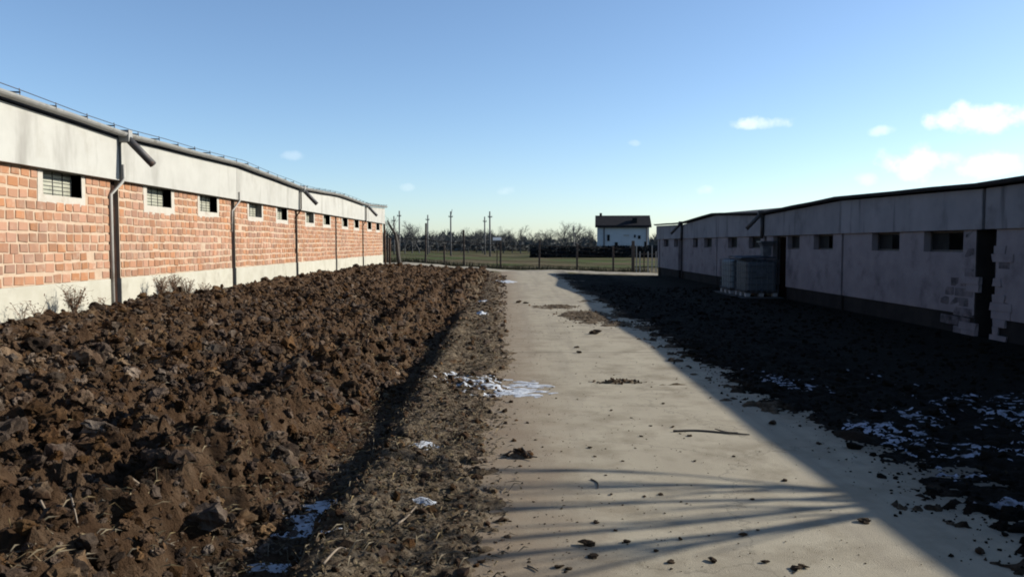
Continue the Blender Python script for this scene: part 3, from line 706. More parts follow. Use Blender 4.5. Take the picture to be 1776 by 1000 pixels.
# straw, dead grass and leaf litter lying on the verge and the shaded side
def blades(n, x0, x1, y0, y1, keep, lmin, lmax, w, lift=.6, ypow=1.6):
    x, y = scatter(n, x0, x1, y0, y1, keep, ypow); z = np.maximum(ground_h(x, y), .0 * x - .06); k = len(x)
    a = rng.uniform(0, 6.28, k); l = rng.uniform(lmin, lmax, k); up = np.abs(rng.normal(0, lift, k)) * l * .5
    dx, dy = np.cos(a) * l, np.sin(a) * l; px, py = -np.sin(a) * w, np.cos(a) * w
    z = np.where((x > -.1) & (x < 2.7), np.maximum(z, .004), z) + .006
    A = np.stack([x + px, y + py, z], -1); B = np.stack([x - px, y - py, z], -1)
    C = np.stack([x + dx * .5 - px * .8, y + dy * .5 - py * .8, z + up * .75 + .004], -1); D = np.stack([x + dx * .5 + px * .8, y + dy * .5 + py * .8, z + up * .75 + .010], -1)
    E = np.stack([x + dx, y + dy, z + up * .8 - .004], -1)
    V_ = np.stack([A, B, C, D, E], 1).reshape(-1, 3); b = np.arange(k)[:, None] * 5
    F_ = np.concatenate([b + [0, 1, 2], b + [0, 2, 3], b + [3, 2, 4]], 0)
    return V_, F_
V1, F1 = blades(6500, -1.9, .12, 2.3, 16, lambda x, y: x < -.15 + .14 * rng.normal(size=len(x)), .03, .12, .0025)
tag(link('dead_grass', mesh_arrays('dead_grass', V1, F1), M['straw']), 'dead straw and grass lying on the road verge', 'dead grass', kind='stuff')
V1, F1 = blades(6500, -1.6, .1, 2.3, 20, lambda x, y: x < -.12 + .14 * rng.normal(size=len(x)), .015, .05, .008, .3)
V2, F2 = blades(3500, 2.3, 7.5, 3.0, 16, lambda x, y: x > 2.85 + .2 * rng.normal(size=len(x)), .02, .07, .010, .3)
tag(link('leaf_litter', mesh_arrays('leaf_litter', V1, F1), M['litter']), 'brown leaf litter along the sunlit verge', 'litter', kind='stuff')
tag(link('shade_litter', mesh_arrays('shade_litter', V2, F2), M['dark_litter']), 'leaf litter coloured darker to match the shade right of the road', 'litter', kind='stuff')
V1, F1 = blades(420, -6.5, -1.6, 2.3, 12, lambda x, y: x < -1.5, .03, .12, .0018)
tag(link('stubble', mesh_arrays('stubble', V1, F1), M['straw']), 'bits of pale stubble turned up in the ploughed soil', 'dead grass', kind='stuff')
# trampled tufts under the fence
xt = rng.uniform(-9, 9, 2600); yt = 50.2 + rng.normal(0, .35, 2600); zt = ground_h(xt, yt); at_ = rng.uniform(0, 6.28, 2600); lt = rng.uniform(.1, .4, 2600)
A = np.stack([xt - .012, yt, zt], -1); B = np.stack([xt + .012, yt, zt], -1); C = np.stack([xt + np.cos(at_) * lt * .4, yt + np.sin(at_) * lt * .4, zt + lt], -1)
b = np.arange(2600)[:, None] * 3
tag(link('fence_grass', mesh_arrays('fence_grass', np.stack([A, B, C], 1).reshape(-1, 3), b + [0, 1, 2]), M['green_tuft']), 'rough grass along the foot of the wire fence', 'grass', kind='stuff')

# ------------------------------------------------------------------ snow
def snow_sheet(name, x0, x1, y0, y1, step, mask, thick, m='snow'):
    gx = np.arange(x0, x1, step); gy = np.arange(y0, y1, step); GX, GY = np.meshgrid(gx, gy); m_ = mask(GX, GY)
    Z_ = np.maximum(ground_h(GX, GY), np.where((GX > -.4) & (GX < 2.6), .003, -9)) + np.clip(m_, -.2, 1.2) * thick
    nx_ = len(gx); i, j = np.meshgrid(np.arange(nx_ - 1), np.arange(len(gy) - 1)); a = (j * nx_ + i).ravel()
    F_ = np.stack([a, a + 1, a + 1 + nx_, a + nx_], -1); keep = m_.ravel()[F_].max(1) > 0; F_ = F_[keep]
    used = np.unique(F_); mp = np.zeros(nx_ * len(gy), int); mp[used] = np.arange(len(used))
    return link(name, mesh_arrays(name, np.stack([GX, GY, Z_], -1).reshape(-1, 3)[used], mp[F_], True), M[m])
def blob(cx, cy, rx, ry, k=1.0, seed=0, fine=11): return lambda x, y: (1 - ((x - cx) / rx) ** 2 - ((y - cy) / ry) ** 2) + k * 2.2 * fbm(x * fine * .55, y * fine * 1.2, seed + 200) - .45
patches = [(-.14, 8.75, .58, .52, .9, 'melting white snow patch spilling from the verge onto the concrete road'),
           (-.62, 6.0, .13, .17, .7, 'small white snow patch on the verge right of the shaded furrow'),
           (-.50, 4.72, .075, .10, .6, 'small scrap of snow on the verge nearest the bottom of the photo'),
           (-1.18, 4.75, .16, .42, .7, 'bluish snow lying in the shaded furrow beside the ploughed soil'),
           (-1.02, 4.02, .26, .12, 1.0, 'thin snow remains at the near end of the shaded furrow'),
           (-.05, 33.5, .4, 1.2, .9, 'far pale patch of snow at the left edge of the road'),
           (-.55, 17.6, .13, .32, .6, 'narrow white snow streak on the verge far along the furrow'),
           (-.62, 21.5, .14, .35, .6, 'farthest white snow scrap on the left verge before the soil heap'),
           (-2.62, 4.35, .09, .05, .5, 'white scrap of snow between clods in the left foreground')]
for k, (cx, cy, rx, ry, kk, lb) in enumerate(patches):
    o = snow_sheet('snow_patch', cx - rx * 1.6, cx + rx * 1.6, cy - ry * 1.6, cy + ry * 1.6, max(.012, ry * .03), blob(cx, cy, rx, ry, kk, k, 11 if cy < 12 else 4), .014 if cy < 12 else .03)
    tag(o, lb, 'snow', 'melting snow patches')
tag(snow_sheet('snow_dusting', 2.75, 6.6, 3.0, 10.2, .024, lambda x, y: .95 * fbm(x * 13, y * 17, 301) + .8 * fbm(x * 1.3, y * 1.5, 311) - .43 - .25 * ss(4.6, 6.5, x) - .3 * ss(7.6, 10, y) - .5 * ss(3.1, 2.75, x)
               + 1.0 * np.exp(-((x - 3.0) / .22) ** 2 - ((y - 5.4) / .13) ** 2) + 1.1 * np.exp(-((x - 3.05) / .35) ** 2 - ((y - 4.72) / .14) ** 2), .016, 'shade_snow'),
    'thin blue white snow flecks on the shaded ground right of the road', 'snow', kind='stuff')

# ------------------------------------------------------------------ things lying on the road and in the soil
cl3 = []
for q in range(8):
    m_ = mesh_arrays('soil_clod', lib[3][q], ico_v[3][1]); m_.materials.append(M['road_clod']); cl3.append(m_)
def ray(px, py, h=0.0):
    d = px_dir(px, py); t = (h - 1.6) / d.z; return Vector((0, 0, 1.6)) + d * t
road_bits = [(1018, 945, .038, 'largest brown clod on the road nearest the bottom of the photo'), (1028, 966, .030, 'pointed dark clod just below the largest clod on the road'),
             (968, 984, .026, 'flat brown clod left of the pointed clod at the bottom edge of the road'), (1033, 579, .10, 'single dark lump on the sunlit road near the far shadow edge'),
             (1034, 906, .018, 'round dark pebble above the largest clod on the road'), (1090, 940, .022, 'brown clod right of the largest clod on the road'),
             (1196, 756, .024, None), (1166, 741, .02, None), (1023, 777, .018, None), (1032, 792, .015, None), (1129, 739, .016, None), (1112, 757, .015, None),
             (1361, 834, .02, None), (1303, 866, .016, None), (1146, 858, .018, None), (1289, 929, .022, None), (1236, 973, .024, None), (1381, 987, .032, 'pair of brown clods touching at the bottom of the sunlit road, near one'),
             (1392, 983, .026, None), (1138, 956, .014, None), (1164, 975, .018, None), (916, 734, .02, None), (929, 763, .014, None), (1327, 975, .018, None), (1060, 858, .014, None), (1118, 861, .012, None),
             (1273, 792, .016, None), (1180, 935, .014, None), (985, 987, .016, None), (1310, 640, .03, None), (1000, 603, .04, None), (1004, 612, .04, None), (900, 525, .09, None), (912, 526, .08, None), (1420, 770, .03, None), (1340, 735, .045, None), (1500, 905, .03, None), (1700, 960, .035, None), (1068, 920, .012, None), (1205, 800, .012, None), (1080, 800, .012, None), (1150, 700, .018, None), (1232, 690, .016, None), (1060, 712, .016, None)]
for k, (px, py, s_, lb) in enumerate(road_bits):
    p = ray(px, py); o = bpy.data.objects.new('soil_clod', cl3[k % 8]); COL.objects.link(o)
    o.location = (p.x, p.y, s_ * .26 + .002); o.scale = (s_ * 1.2, s_ * 1.05, s_ * .62); o.rotation_euler = (0, 0, k * 1.9)
    tag(o, lb or 'small brown crumb of earth scattered on the concrete road', 'clod', 'earth clods scattered on the road')
# pale lumps that stand out in the field
for (px, py, s_, lb) in ((268, 952, .055, 'smooth pale rounded stone in the soil at the bottom left'), (160, 722, .09, 'broad pale brown clod left of the field centre'), (28, 797, .06, 'light tan clod at the left edge of the photo'),
                         (205, 645, .12, 'large dark angular clod in the middle of the ploughed soil'), (60, 620, .12, 'long tan clod at the left edge below the brick wall'), (230, 652, .09, 'tan clod leaning on the large dark angular clod')):
    p = ray(px, py, .42); z_ = float(ground_h(np.array([p.x]), np.array([p.y]))[0])
    o = bpy.data.objects.new('soil_clod', cl3[int(px) % 8].copy()); COL.objects.link(o); o.location = (p.x, p.y, z_ + s_ * .25); o.scale = (s_ * 1.1, s_ * .9, s_ * .85); o.rotation_euler = (.3, .2, px)
    o.data.materials[0] = M['root'] if 'stone' in lb else M['clod']
    tag(o, lb, 'clod' if 'clod' in lb else 'stone', 'large lumps lying in the ploughed soil')
def ground_curve(name, pxs, h, rad, m_, lb, cat, grp, lift=.02):
    pts = []
    for (px, py) in pxs:
        p = ray(px, py, h); z_ = float(ground_h(np.array([p.x]), np.array([p.y]))[0]); pts.append(Vector((p.x, p.y, max(z_, 0) + lift)))
    fine = []
    for a in range(len(pts) - 1):
        p0 = pts[max(a - 1, 0)]; p1 = pts[a]; p2 = pts[a + 1]; p3 = pts[min(a + 2, len(pts) - 1)]
        for t in np.linspace(0, 1, 6)[:-1]:
            fine.append(.5 * ((2 * p1) + (-p0 + p2) * t + (2 * p0 - 5 * p1 + 4 * p2 - p3) * t * t + (-p0 + 3 * p1 - 3 * p2 + p3) * t ** 3))
    fine.append(pts[-1]); base = fine[0].copy(); n_ = len(fine)
    mb = MB(); mb.tube([q - base for q in fine], [rad * (1.1 - .6 * k / n_) for k in range(n_)], 5)
    o = mb.build(name, m_, smooth=True, loc=base); return tag(o, lb, cat, grp)
G_ = 'pale roots turned up in the ploughed soil'
for pxs, lb in (([(70, 868), (92, 871), (108, 876), (118, 884)], 'pale curved root lying upper left in the soil foreground'), ([(108, 892), (121, 900), (128, 915), (135, 930)], 'pale hooked root reaching down past the smooth stone'),
                ([(125, 862), (140, 851), (155, 836)], 'short pale root slanting upward left of the foreground centre'), ([(262, 900), (280, 874), (300, 872)], 'pale forked root right of the foreground clods'),
                ([(311, 954), (313, 978), (316, 998)], 'straight upright pale stalk at the bottom edge of the soil'), ([(230, 862), (245, 852), (252, 849)], 'tiny pale root above the foreground clods'),
                ([(690, 925), (705, 910), (722, 893)], 'pale straw stalk on the verge near the nearest snow scrap'), ([(560, 905), (585, 885), (600, 879)], 'pale twig beside the snow in the furrow')):
    ground_curve('root', pxs, .38 if pxs[0][0] < 600 else .05, .006, M['root'], lb, 'root', G_, .035)
ground_curve('twig', [(868, 790), (880, 788), (892, 791)], 0, .006, M['bark'], 'small dark twig left of the earth clump on the road', 'twig', 'twigs on the road', .012)
ground_curve('twig', [(905, 792), (918, 796), (932, 799)], 0, .007, M['bark'], 'dark forked twig sticking out of the earth clump on the road', 'twig', 'twigs on the road', .03)
ground_curve('twig', [(1168, 749), (1210, 748), (1262, 752), (1300, 755)], 0, .010, M['bark'], 'long thin branch lying across the sunlit road', 'twig', 'twigs on the road', .010)
ground_curve('twig', [(1280, 753), (1262, 752), (1240, 746)], 0, .008, M['bark'], 'short side twig against the long thin branch on the road', 'twig', 'twigs on the road', .014)
ground_curve('twig', [(1025, 832), (1036, 838), (1037, 848)], 0, .005, M['bark'], 'tiny hooked twig in the middle of the road', 'twig', 'twigs on the road', .008)
ground_curve('twig', [(915, 983), (925, 987), (933, 992)], 0, .005, M['bark'], 'tiny twig at the bottom edge of the road', 'twig', 'twigs on the road', .008)

# dry weeds against the left barn
def weed(x, y, h, n, seed, lb, spread=.35):
    r = random.Random(seed); z_ = float(ground_h(np.array([x]), np.array([y]))[0]) - .03
    root = empty('dry_weed', (x, y, z_), lb, 'weed', 'dry weeds along the brick barn')
    st = MB(); tw = MB()
    for k in range(n):
        a = r.uniform(0, 6.28); hh = h * r.uniform(.55, 1); dx, dy = math.cos(a) * spread * hh, math.sin(a) * spread * hh
        pts = [(0, 0, 0), (dx * .3, dy * .3, hh * .45), (dx, dy, hh)]; st.tube(pts, [.006, .004, .002], 4)
        for q in range(7):
            t = r.uniform(.3, 1); b = Vector((dx * t, dy * t, hh * t)); e = b + Vector((r.uniform(-.09, .09), r.uniform(-.09, .09), r.uniform(-.01, .09)))
            tw.tube([b, e], [.003, .0015], 3)
            if r.random() < .7:
                u = Vector((r.uniform(-1, 1), r.uniform(-1, 1), r.uniform(-.5, 1))).normalized() * .035; w_ = u.orthogonal().normalized() * .008
                tw.add([e - w_, e + w_, e + u + w_ * .6, e + u - w_ * .6], [(0, 1, 2, 3)])
    st.build('stem', M['weed'], root); tw.build('foliage', M['weed'], root)
weed(-6.55, 12.05, .52, 30, 1, 'tallest reddish dry weed bush under the nearest barn window')
weed(-6.6, 11.2, .36, 5, 2, 'sparse thin dry stalks at the far left foot of the barn', .5)
weed(-6.6, 10.85, .30, 4, 12, 'thin bent stalks at the left edge of the photo by the plinth', .6)
weed(-6.58, 12.9, .25, 5, 3, 'small dry tuft between tall weed bush and rain pipe', .5)
weed(-6.55, 15.1, .42, 26, 4, 'dense dry weed clump right of the first rain pipe')
weed(-6.55, 15.7, .40, 24, 5, 'middle dry weed clump below the second barn window')
weed(-6.55, 16.3, .50, 22, 6, 'tall thin dry weeds left of the third barn window')
weed(-6.6, 17.4, .30, 16, 7, 'low dry weeds under the third barn window', .5)
weed(-6.6, 14.45, .25, 6, 8, 'short dry tuft right at the foot of the first rain pipe', .5)

# ------------------------------------------------------------------ tanks by the grey barn
pad = MB(); pad.box(-.62, .62, -1.75, 1.85, -.3, 0); tag(pad.build('concrete_pad', M['pad'], loc=(7.82, 25.85, -.03), bevel=.015), 'low concrete pad under the caged tanks by the grey barn', 'concrete pad')
def ibc(x, y, z, m_tank, lb, cagebars=True):
    root = empty('caged_tank', (x, y, z), lb, 'tank', 'caged tanks by the grey barn')
    b = MB(); b.box(-.47, .47, -.57, .57, .15, 1.10); b.build('bottle', m_tank, root, bevel=.07)
    c = MB(); c.tube([(0, 0, 1.10), (0, 0, 1.15)], .11, 16); c.build('cap', M['board'], root)
    p = MB(); p.box(-.5, .5, -.6, .6, .115, .148); p.build('pallet', M['dark_metal'], root)
    for fx in (-.42, 0, .42):
        for fy in (-.5, 0, .5):
            f = MB(); f.box(fx - .075, fx + .075, fy - .09, fy + .09, 0, .113); f.build('foot', M['plastic_white'], root, bevel=.012)
    g = MB()
    for zz in np.linspace(.2, 1.13, 6):
        g.tube([(-.5, -.6, zz), (.5, -.6, zz), (.5, .6, zz), (-.5, .6, zz), (-.5, -.6, zz)], .011, 5)
    for k in range(7):
        t = -.5 + k / 6
        for yy in (-.6, .6): g.tube([(t, yy, .12), (t, yy, 1.14)], .010, 5)
        for xx in (-.5, .5): g.tube([(xx, t * 1.2, .12), (xx, t * 1.2, 1.14)], .010, 5)
    g.build('cage', M['cage'], root)
    pl = MB(); pl.box(-.2, .12, -.617, -.611, .62, .84); pl.build('name_plate', M['cage'], root)
    v = MB(); v.tube([(0, -.57, .2), (0, -.68, .2)], .045, 10); v.build('valve', M['board'], root)
    return root
ibc(7.88, 25.1, -.03, M['tank'], 'nearer dark blue caged liquid tank on white feet by the barn doorway')
ibc(7.80, 26.55, -.03, M['tank_pale'], 'farther pale caged liquid tank behind the dark blue one')
lid = MB(); n_ = 8
for k in range(n_):
    a, b = -.75 + 1.5 * k / n_, -.75 + 1.5 * (k + 1) / n_; za, zb = .03 * math.sin(a * 4), .03 * math.sin(b * 4)
    lid.hexa([(-.62, a, za), (.45, a, za + .02), (.45, b, zb + .02), (-.62, b, zb), (-.62, a, za + .03), (.45, a, za + .05), (.45, b, zb + .05), (-.62, b, zb + .03)])
tag(lid.build('cover_sheet', M['board'], loc=(7.86, 25.25, 1.16)), 'dark bent cover sheet lying on top of the nearer tank', 'cover sheet')
hp = empty('hopper', (8.18, 25.1, 1.22), 'dark square hopper with a pale flared rim standing on the nearer tank', 'hopper')
h_ = MB(); h_.hexa([(-.12, -.12, 0), (.12, -.12, 0), (.12, .12, 0), (-.12, .12, 0), (-.15, -.14, .30), (.15, -.14, .30), (.15, .14, .30), (-.15, .14, .30)]); h_.build('hopper_body', M['hopper'], hp, bevel=.01)
h_ = MB(); h_.hexa([(-.15, -.14, .302), (.15, -.14, .302), (.15, .14, .302), (-.15, .14, .302), (-.21, -.2, .44), (.24, -.2, .44), (.24, .2, .44), (-.21, .2, .44)]); h_.build('flare', M['hopper'], hp)
h_ = MB()
for (a, b, c, d) in ((-.235, .265, -.225, -.195), (-.235, .265, .195, .225), (-.235, -.205, -.194, .194), (.235, .265, -.194, .194)): h_.box(a, b, c, d, .43, .47)
h_.build('rim', M['cage'], hp)
# rubble by the far doorway
for k, (x, y, s_) in enumerate(((8.0, 38.0, .16), (7.75, 37.6, .12))):
    o = bpy.data.objects.new('rubble', cl3[k + 2].copy()); COL.objects.link(o); o.data.materials[0] = M['zinc']; o.location = (x, y, -.2 + s_ * .3); o.scale = (s_, s_, s_)
    tag(o, ['pale broken lump beside the far doorway of the grey barn', 'smaller pale lump in front of the far barn doorway'][k], 'rubble')

# ------------------------------------------------------------------ end of the yard: fence, gate, leaning timbers
gh = lambda x, y: float(ground_h(np.array([float(x)]), np.array([float(y)]))[0])
fy_ = 50.0
fn = empty('wire_fence', (0, fy_, 0), 'wire fence with dark posts across the far end of the road', 'fence')
fposts = [(672, 1.8), (692, 1.7), (738, 2.5), (771, 1.3), (805, 2.3), (868, 1.8), (935, 1.85), (1001, 1.7), (1064, 1.65), (1098, 1.95)]
fx = []
for k, (px, hgt) in enumerate(fposts):
    x = (px - 879) / 1380 * fy_; z_ = gh(x, fy_); fx.append((x, z_)); r = random.Random(k)
    p = MB(); w_ = .055 if px != 1098 else .085; t_ = r.uniform(-.05, .05)
    p.hexa([(x - w_, -w_, z_ - .4), (x + w_, -w_, z_ - .4), (x + w_, w_, z_ - .4), (x - w_, w_, z_ - .4), (x - w_ + t_, -w_, z_ + hgt), (x + w_ + t_, -w_, z_ + hgt), (x + w_ + t_, w_, z_ + hgt), (x - w_ + t_, w_, z_ + hgt)])
    p.build('post', M['post'], fn, bevel=.008)
for hh in (.25, .5, .75, 1.0, 1.25, 1.5):
    w_ = MB(); pts = []
    for k, (x, z_) in enumerate(fx):
        pts.append((x, -.07, z_ + hh + .02 * math.sin(k * 3 + hh * 9)))
        if k < len(fx) - 1: pts.append(((x + fx[k + 1][0]) / 2, -.07, (z_ + fx[k + 1][1]) / 2 + hh - .04))
    w_.tube(pts, .009 if hh < 1.4 else .022, 4); w_.build('wire', M['wire'], fn)
gt = empty('picket_gate', (8.6, 49.4, gh(8.6, 49.4)), 'pale slender picket gate beside the far corner of the grey barn', 'gate')
for k, px in enumerate((1104, 1110, 1117, 1124, 1131, 1138, 1145)):
    x = (px - 879) / 1380 * 49.4 - 8.6; p = MB(); hgt = 1.75 if k in (0, 4) else 1.35; p.box(x - .03, x + .03, -.02, .02, .05, hgt); p.build('picket', M['white_post'] if k != 2 else M['post'], gt)
for zz in (.35, 1.15):
    p = MB(); p.box(-.65, .95, .022, .06, zz, zz + .07); p.build('rail', M['post'], gt)
sg = empty('small_sign', ((862 - 879) / 1380 * 49.8, 49.8, gh(-.6, 49.8)), 'small white board on a thin post by the fence', 'sign')
p = MB(); p.box(-.03, .03, -.03, .03, -.2, 1.95); p.build('sign_post', M['post'], sg)
p = MB(); p.box(-.26, .26, -.05, -.032, 1.78, 1.96); p.build('board', M['white_sign'], sg, bevel=.004)
# leaning timbers and a bent dead trunk at the far corner of the brick barn
z0 = gh(-6.4, 45)
for k, (x, y, tx_, hgt, lb) in enumerate(((-6.80, 44.6, -.05, 2.4, 'rusty brown upright timber against the far end of the brick barn'), (-6.62, 45.0, .02, 1.5, 'short brown stake beside the far corner of the brick barn'))):
    p = MB(); p.hexa([(-.05, -.05, -.3), (.05, -.05, -.3), (.05, .05, -.3), (-.05, .05, -.3), (-.05 + tx_, -.05, hgt), (.05 + tx_, -.05, hgt), (.05 + tx_, .05, hgt), (-.05 + tx_, .05, hgt)])
    tag(p.build('timber', M['timber'], loc=(x, y, z0), bevel=.008), lb, 'timber', 'timbers at the far end of the brick barn')

# ------------------------------------------------------------------ trees
def grow(seed, h, r0, levels, kids, spread, up=.25, first=.28, ratio=.62, sides=5, thin=.5, wobble=.16):
    """tapered trunk and limbs -> (trunk MB, crown MB)"""
    r = random.Random(seed); trunk, crown = MB(), MB()
    def branch(p, d, ln, rad, lev):
        n_ = 4 if lev < 2 else 3; pts = [p]; rs = [rad]; dd = d.copy()
        for k in range(n_):
            dd = (dd + Vector((r.gauss(0, wobble), r.gauss(0, wobble), r.gauss(0, wobble * .6) + up * .18)) ).normalized()
            pts.append(pts[-1] + dd * ln / n_); rs.append(rad * (1 - (.5 if lev == 0 else .72) * (k + 1) / n_))
        (trunk if lev == 0 else crown).tube(pts, rs, max(3, sides - lev), cap=False)
        if lev >= levels: return
        nk = kids[min(lev, len(kids) - 1)]
        for k in range(nk):
            t = (first if lev == 0 else .25) + (1 - (first if lev == 0 else .25)) * (k + r.random()) / nk
            f = t * n_; i_ = min(int(f), n_ - 1); q = pts[i_].lerp(pts[i_ + 1], f - i_); base = (pts[i_ + 1] - pts[i_]).normalized()
            a = r.uniform(0, 6.28); o1 = base.orthogonal().normalized(); o2 = base.cross(o1)
            nd = (base * math.cos(spread * r.uniform(.7, 1.25)) + (o1 * math.cos(a) + o2 * math.sin(a)) * math.sin(spread * r.uniform(.7, 1.25)) + Vector((0, 0, up * .5))).normalized()
            branch(q, nd, ln * ratio * r.uniform(.75, 1.2) * (1.15 - .45 * t), max(rad * thin * (1.1 - .4 * t), .003), lev + 1)
    branch(Vector((0, 0, -.1)), Vector((0, 0, 1)), h * .72, r0, 0)
    return trunk, crown
# the bent dead trunk
tt = MB(); tt.tube([(.30, 0, -.2), (.18, 0, .5), (.12, .02, 1.2), (.02, .05, 1.75), (-.25, .1, 2.15), (-.42, .1, 2.5)], [.14, .11, .10, .09, .06, .03], 8)
dt = empty('dead_tree', (-6.35, 45.2, z0), 'dark crooked dead tree trunk at the far corner of the brick barn', 'tree'); tt.build('trunk', M['bark'], dt, smooth=True)
tw = MB(); r = random.Random(3)
for k in range(60):
    b = Vector((r.uniform(-.5, .1), r.uniform(-.1, .2), r.uniform(1.7, 2.4))); e = b + Vector((r.uniform(-.35, .25), r.uniform(-.3, .3), r.uniform(-.1, .45))); tw.tube([b, b.lerp(e, .5) + Vector((0, 0, .04)), e], [.010, .008, .004], 3, cap=False)
tw.build('crown', M['bark'], dt)
# the tree beside the grey barn whose bare branches shade the road in front
tr, cr = MB(), MB(); r = random.Random(21)
tr.tube([(0, 0, -.2), (.03, .02, 1.0), (-.02, .05, 2.0), (0, .06, 2.45)], [.10, .085, .075, .065], 8)
for (ly, lx, hh, rad, z_) in ((-.42, .1, 3.0, .030, 2.3), (-.12, -.1, 3.4, .040, 2.42), (.14, .05, 3.1, .034, 2.4), (.42, -.1, 2.7, .029, 2.35), (.72, .1, 2.4, .023, 2.2), (1.0, -.05, 1.9, .018, 2.15)):
    pts = []; rs = []
    for k in range(9):
        t = k / 8; pts.append(Vector((lx * t * hh + .10 * math.sin(t * 6 + ly * 9), .05 + ly * hh * t ** .9 + .11 * math.sin(t * 8 + lx * 20 + ly * 5), z_ + hh * t))); rs.append(rad * (1 - .85 * t))
    cr.tube(pts, rs, 6, cap=False)
    for q in range(15):
        t = r.uniform(.05, .95); f = t * 8; i_ = min(int(f), 7); b_ = pts[i_].lerp(pts[i_ + 1], f - i_); l_ = r.uniform(.5, 1.1)
        e_ = b_ + Vector((r.uniform(-.3, .3), ly * .4 + r.uniform(-.35, .35), r.uniform(.5, 1))) * l_
        cr.tube([b_, b_.lerp(e_, .5) + Vector((0, .04, .03)), e_], [.018, .013, .006], 4, cap=False)
bt = empty('bare_tree', (7.75, 6.05, gh(7.75, 6.05)), 'leafless tree beside the grey barn throwing branch shadows on the road', 'tree')
tr.build('trunk', M['bark'], bt, smooth=True); cr.build('crown', M['bark'], bt, smooth=True)
# bare trees along the far edge of the fields
kinds = []
for k in range(6):
    t_, c_ = grow(40 + k, 7.2, .15, 4, (9, 6, 5, 3), .68, up=.22, first=.22, ratio=.6, sides=5, thin=.55, wobble=.2)
    # twigs thick enough to read at this distance
    tm, cmm = t_.mesh('trunk'), c_.mesh('crown'); tm.materials.append(M['far_bark']); cmm.materials.append(M['far_bark']); kinds.append((tm, cmm))
far_trees = [(668, 180, 1.0), (703, 165, 1.05), (715, 170, 1.15), (728, 172, 1.1), (745, 178, .95), (760, 190, .85), (776, 188, .8), (800, 182, .85), (812, 178, .95), (826, 185, .9), (838, 176, 1.0), (858, 185, .95), (872, 176, 1.05), (888, 180, .9),
             (903, 172, 1.0), (916, 186, .95), (940, 190, .9), (952, 178, 1.05), (966, 184, .9), (978, 170, 1.1), (992, 180, 1.15), (1004, 176, 1.2), (1018, 186, 1.0), (650, 175, 1.0), (1142, 190, .8), (1160, 180, .7)]
ORD = 'first second third fourth fifth sixth seventh eighth ninth tenth eleventh twelfth thirteenth fourteenth fifteenth sixteenth seventeenth eighteenth nineteenth twentieth twenty-first twenty-second twenty-third twenty-fourth'.split()
far_trees = sorted(t for t in far_trees if 660 < t[0] < 1150)
for k, (px, d, s_) in enumerate(far_trees):
    o = empty('bare_tree', ((px - 879) / 1380 * d, d, -.45), 'leafless grey tree, %s from the left in the row beyond the fields' % ORD[k], 'tree', 'bare trees beyond the fields', rz=k * 1.3); o.scale = (s_ * .95, s_ * .95, s_ * .78)
    for nm, mm in (('trunk', kinds[k % 6][0]), ('crown', kinds[k % 6][1])):
        c = bpy.data.objects.new(nm, mm); COL.objects.link(c); c.parent = o
# scrub wood behind them, read as one mass
n_ = 16000; xx = rng.uniform(-95, 130, n_); yy = 215 + rng.uniform(0, 35, n_); wood_h = lambda q: 4.2 + 4.6 * fbm(q * .06, q * 0, 401) + 2.2 * fbm(q * .35, q * 0, 403)
hmax = wood_h(xx); zz = -.4 + hmax * rng.uniform(0, 1, n_) ** .7
a = rng.uniform(0, 6.28, n_); l = rng.uniform(.6, 1.7, n_); w_ = rng.uniform(.04, .16, n_)
A = np.stack([xx - w_, yy, zz], -1); B = np.stack([xx + w_, yy, zz], -1); C = np.stack([xx + np.cos(a) * l * .5, yy + np.sin(a) * l * .5, zz + l], -1)
n2_ = 16000; x2 = rng.uniform(-95, 130, n2_); y2 = 212 + rng.uniform(0, 36, n2_); z2 = -.4 + np.maximum(.8, wood_h(x2) - 1.0) * rng.uniform(0, 1, n2_); s2 = rng.uniform(.25, .8, n2_); a2 = rng.uniform(0, 6.28, n2_)
A2 = np.stack([x2 - s2, y2 + np.cos(a2) * s2, z2], -1); B2 = np.stack([x2 + s2, y2 - np.cos(a2) * s2, z2 + s2 * .2], -1); C2 = np.stack([x2 + s2 * .3 * np.sin(a2), y2, z2 + s2 * 1.3], -1)
VV = np.concatenate([np.stack([A, B, C], 1).reshape(-1, 3), np.stack([A2, B2, C2], 1).reshape(-1, 3)]); b = np.arange(n_ + n2_)[:, None] * 3
tag(link('far_wood', mesh_arrays('far_wood', VV, b + [0, 1, 2]), M['far_wood']), 'grey scrub wood along the horizon behind the bare trees', 'wood', kind='stuff')
# dark hedge in front of the white house
n_ = 12000; xx = rng.uniform(3.5, 40, n_); yy = 118 + rng.normal(0, .6, n_); top = 1.15 + .35 * fbm(xx * .6, xx * 0, 501); zz = -.42 + (top + .42) * rng.uniform(0, 1, n_); s_ = rng.uniform(.08, .24, n_); a = rng.uniform(0, 6.28, n_)
A = np.stack([xx - s_, yy + np.cos(a) * s_, zz - s_ * .4], -1); B = np.stack([xx + s_, yy - np.cos(a) * s_, zz], -1); C = np.stack([xx + np.sin(a) * s_, yy + np.sin(a) * s_, zz + s_ * .9], -1); b = np.arange(n_)[:, None] * 3
hg = empty('hedge', (21, 118, -.42), 'long dark clipped hedge in front of the white house', 'hedge')
o = link('foliage', mesh_arrays('foliage', np.stack([A, B, C], 1).reshape(-1, 3) - np.array([21, 118, -.42]), b + [0, 1, 2]), M['hedge'], hg)
hb = MB(); hx = np.linspace(3.6, 39.8, 60)
for k in range(59):
    t0 = .95 + .35 * float(fbm(np.array([hx[k] * .6]), np.array([0.]), 501)[0]); hb.box(hx[k] - 21, hx[k + 1] - 21, -.35, .35, -.1, t0 + .42)
hb.build('thicket', M['hedge'], hg)

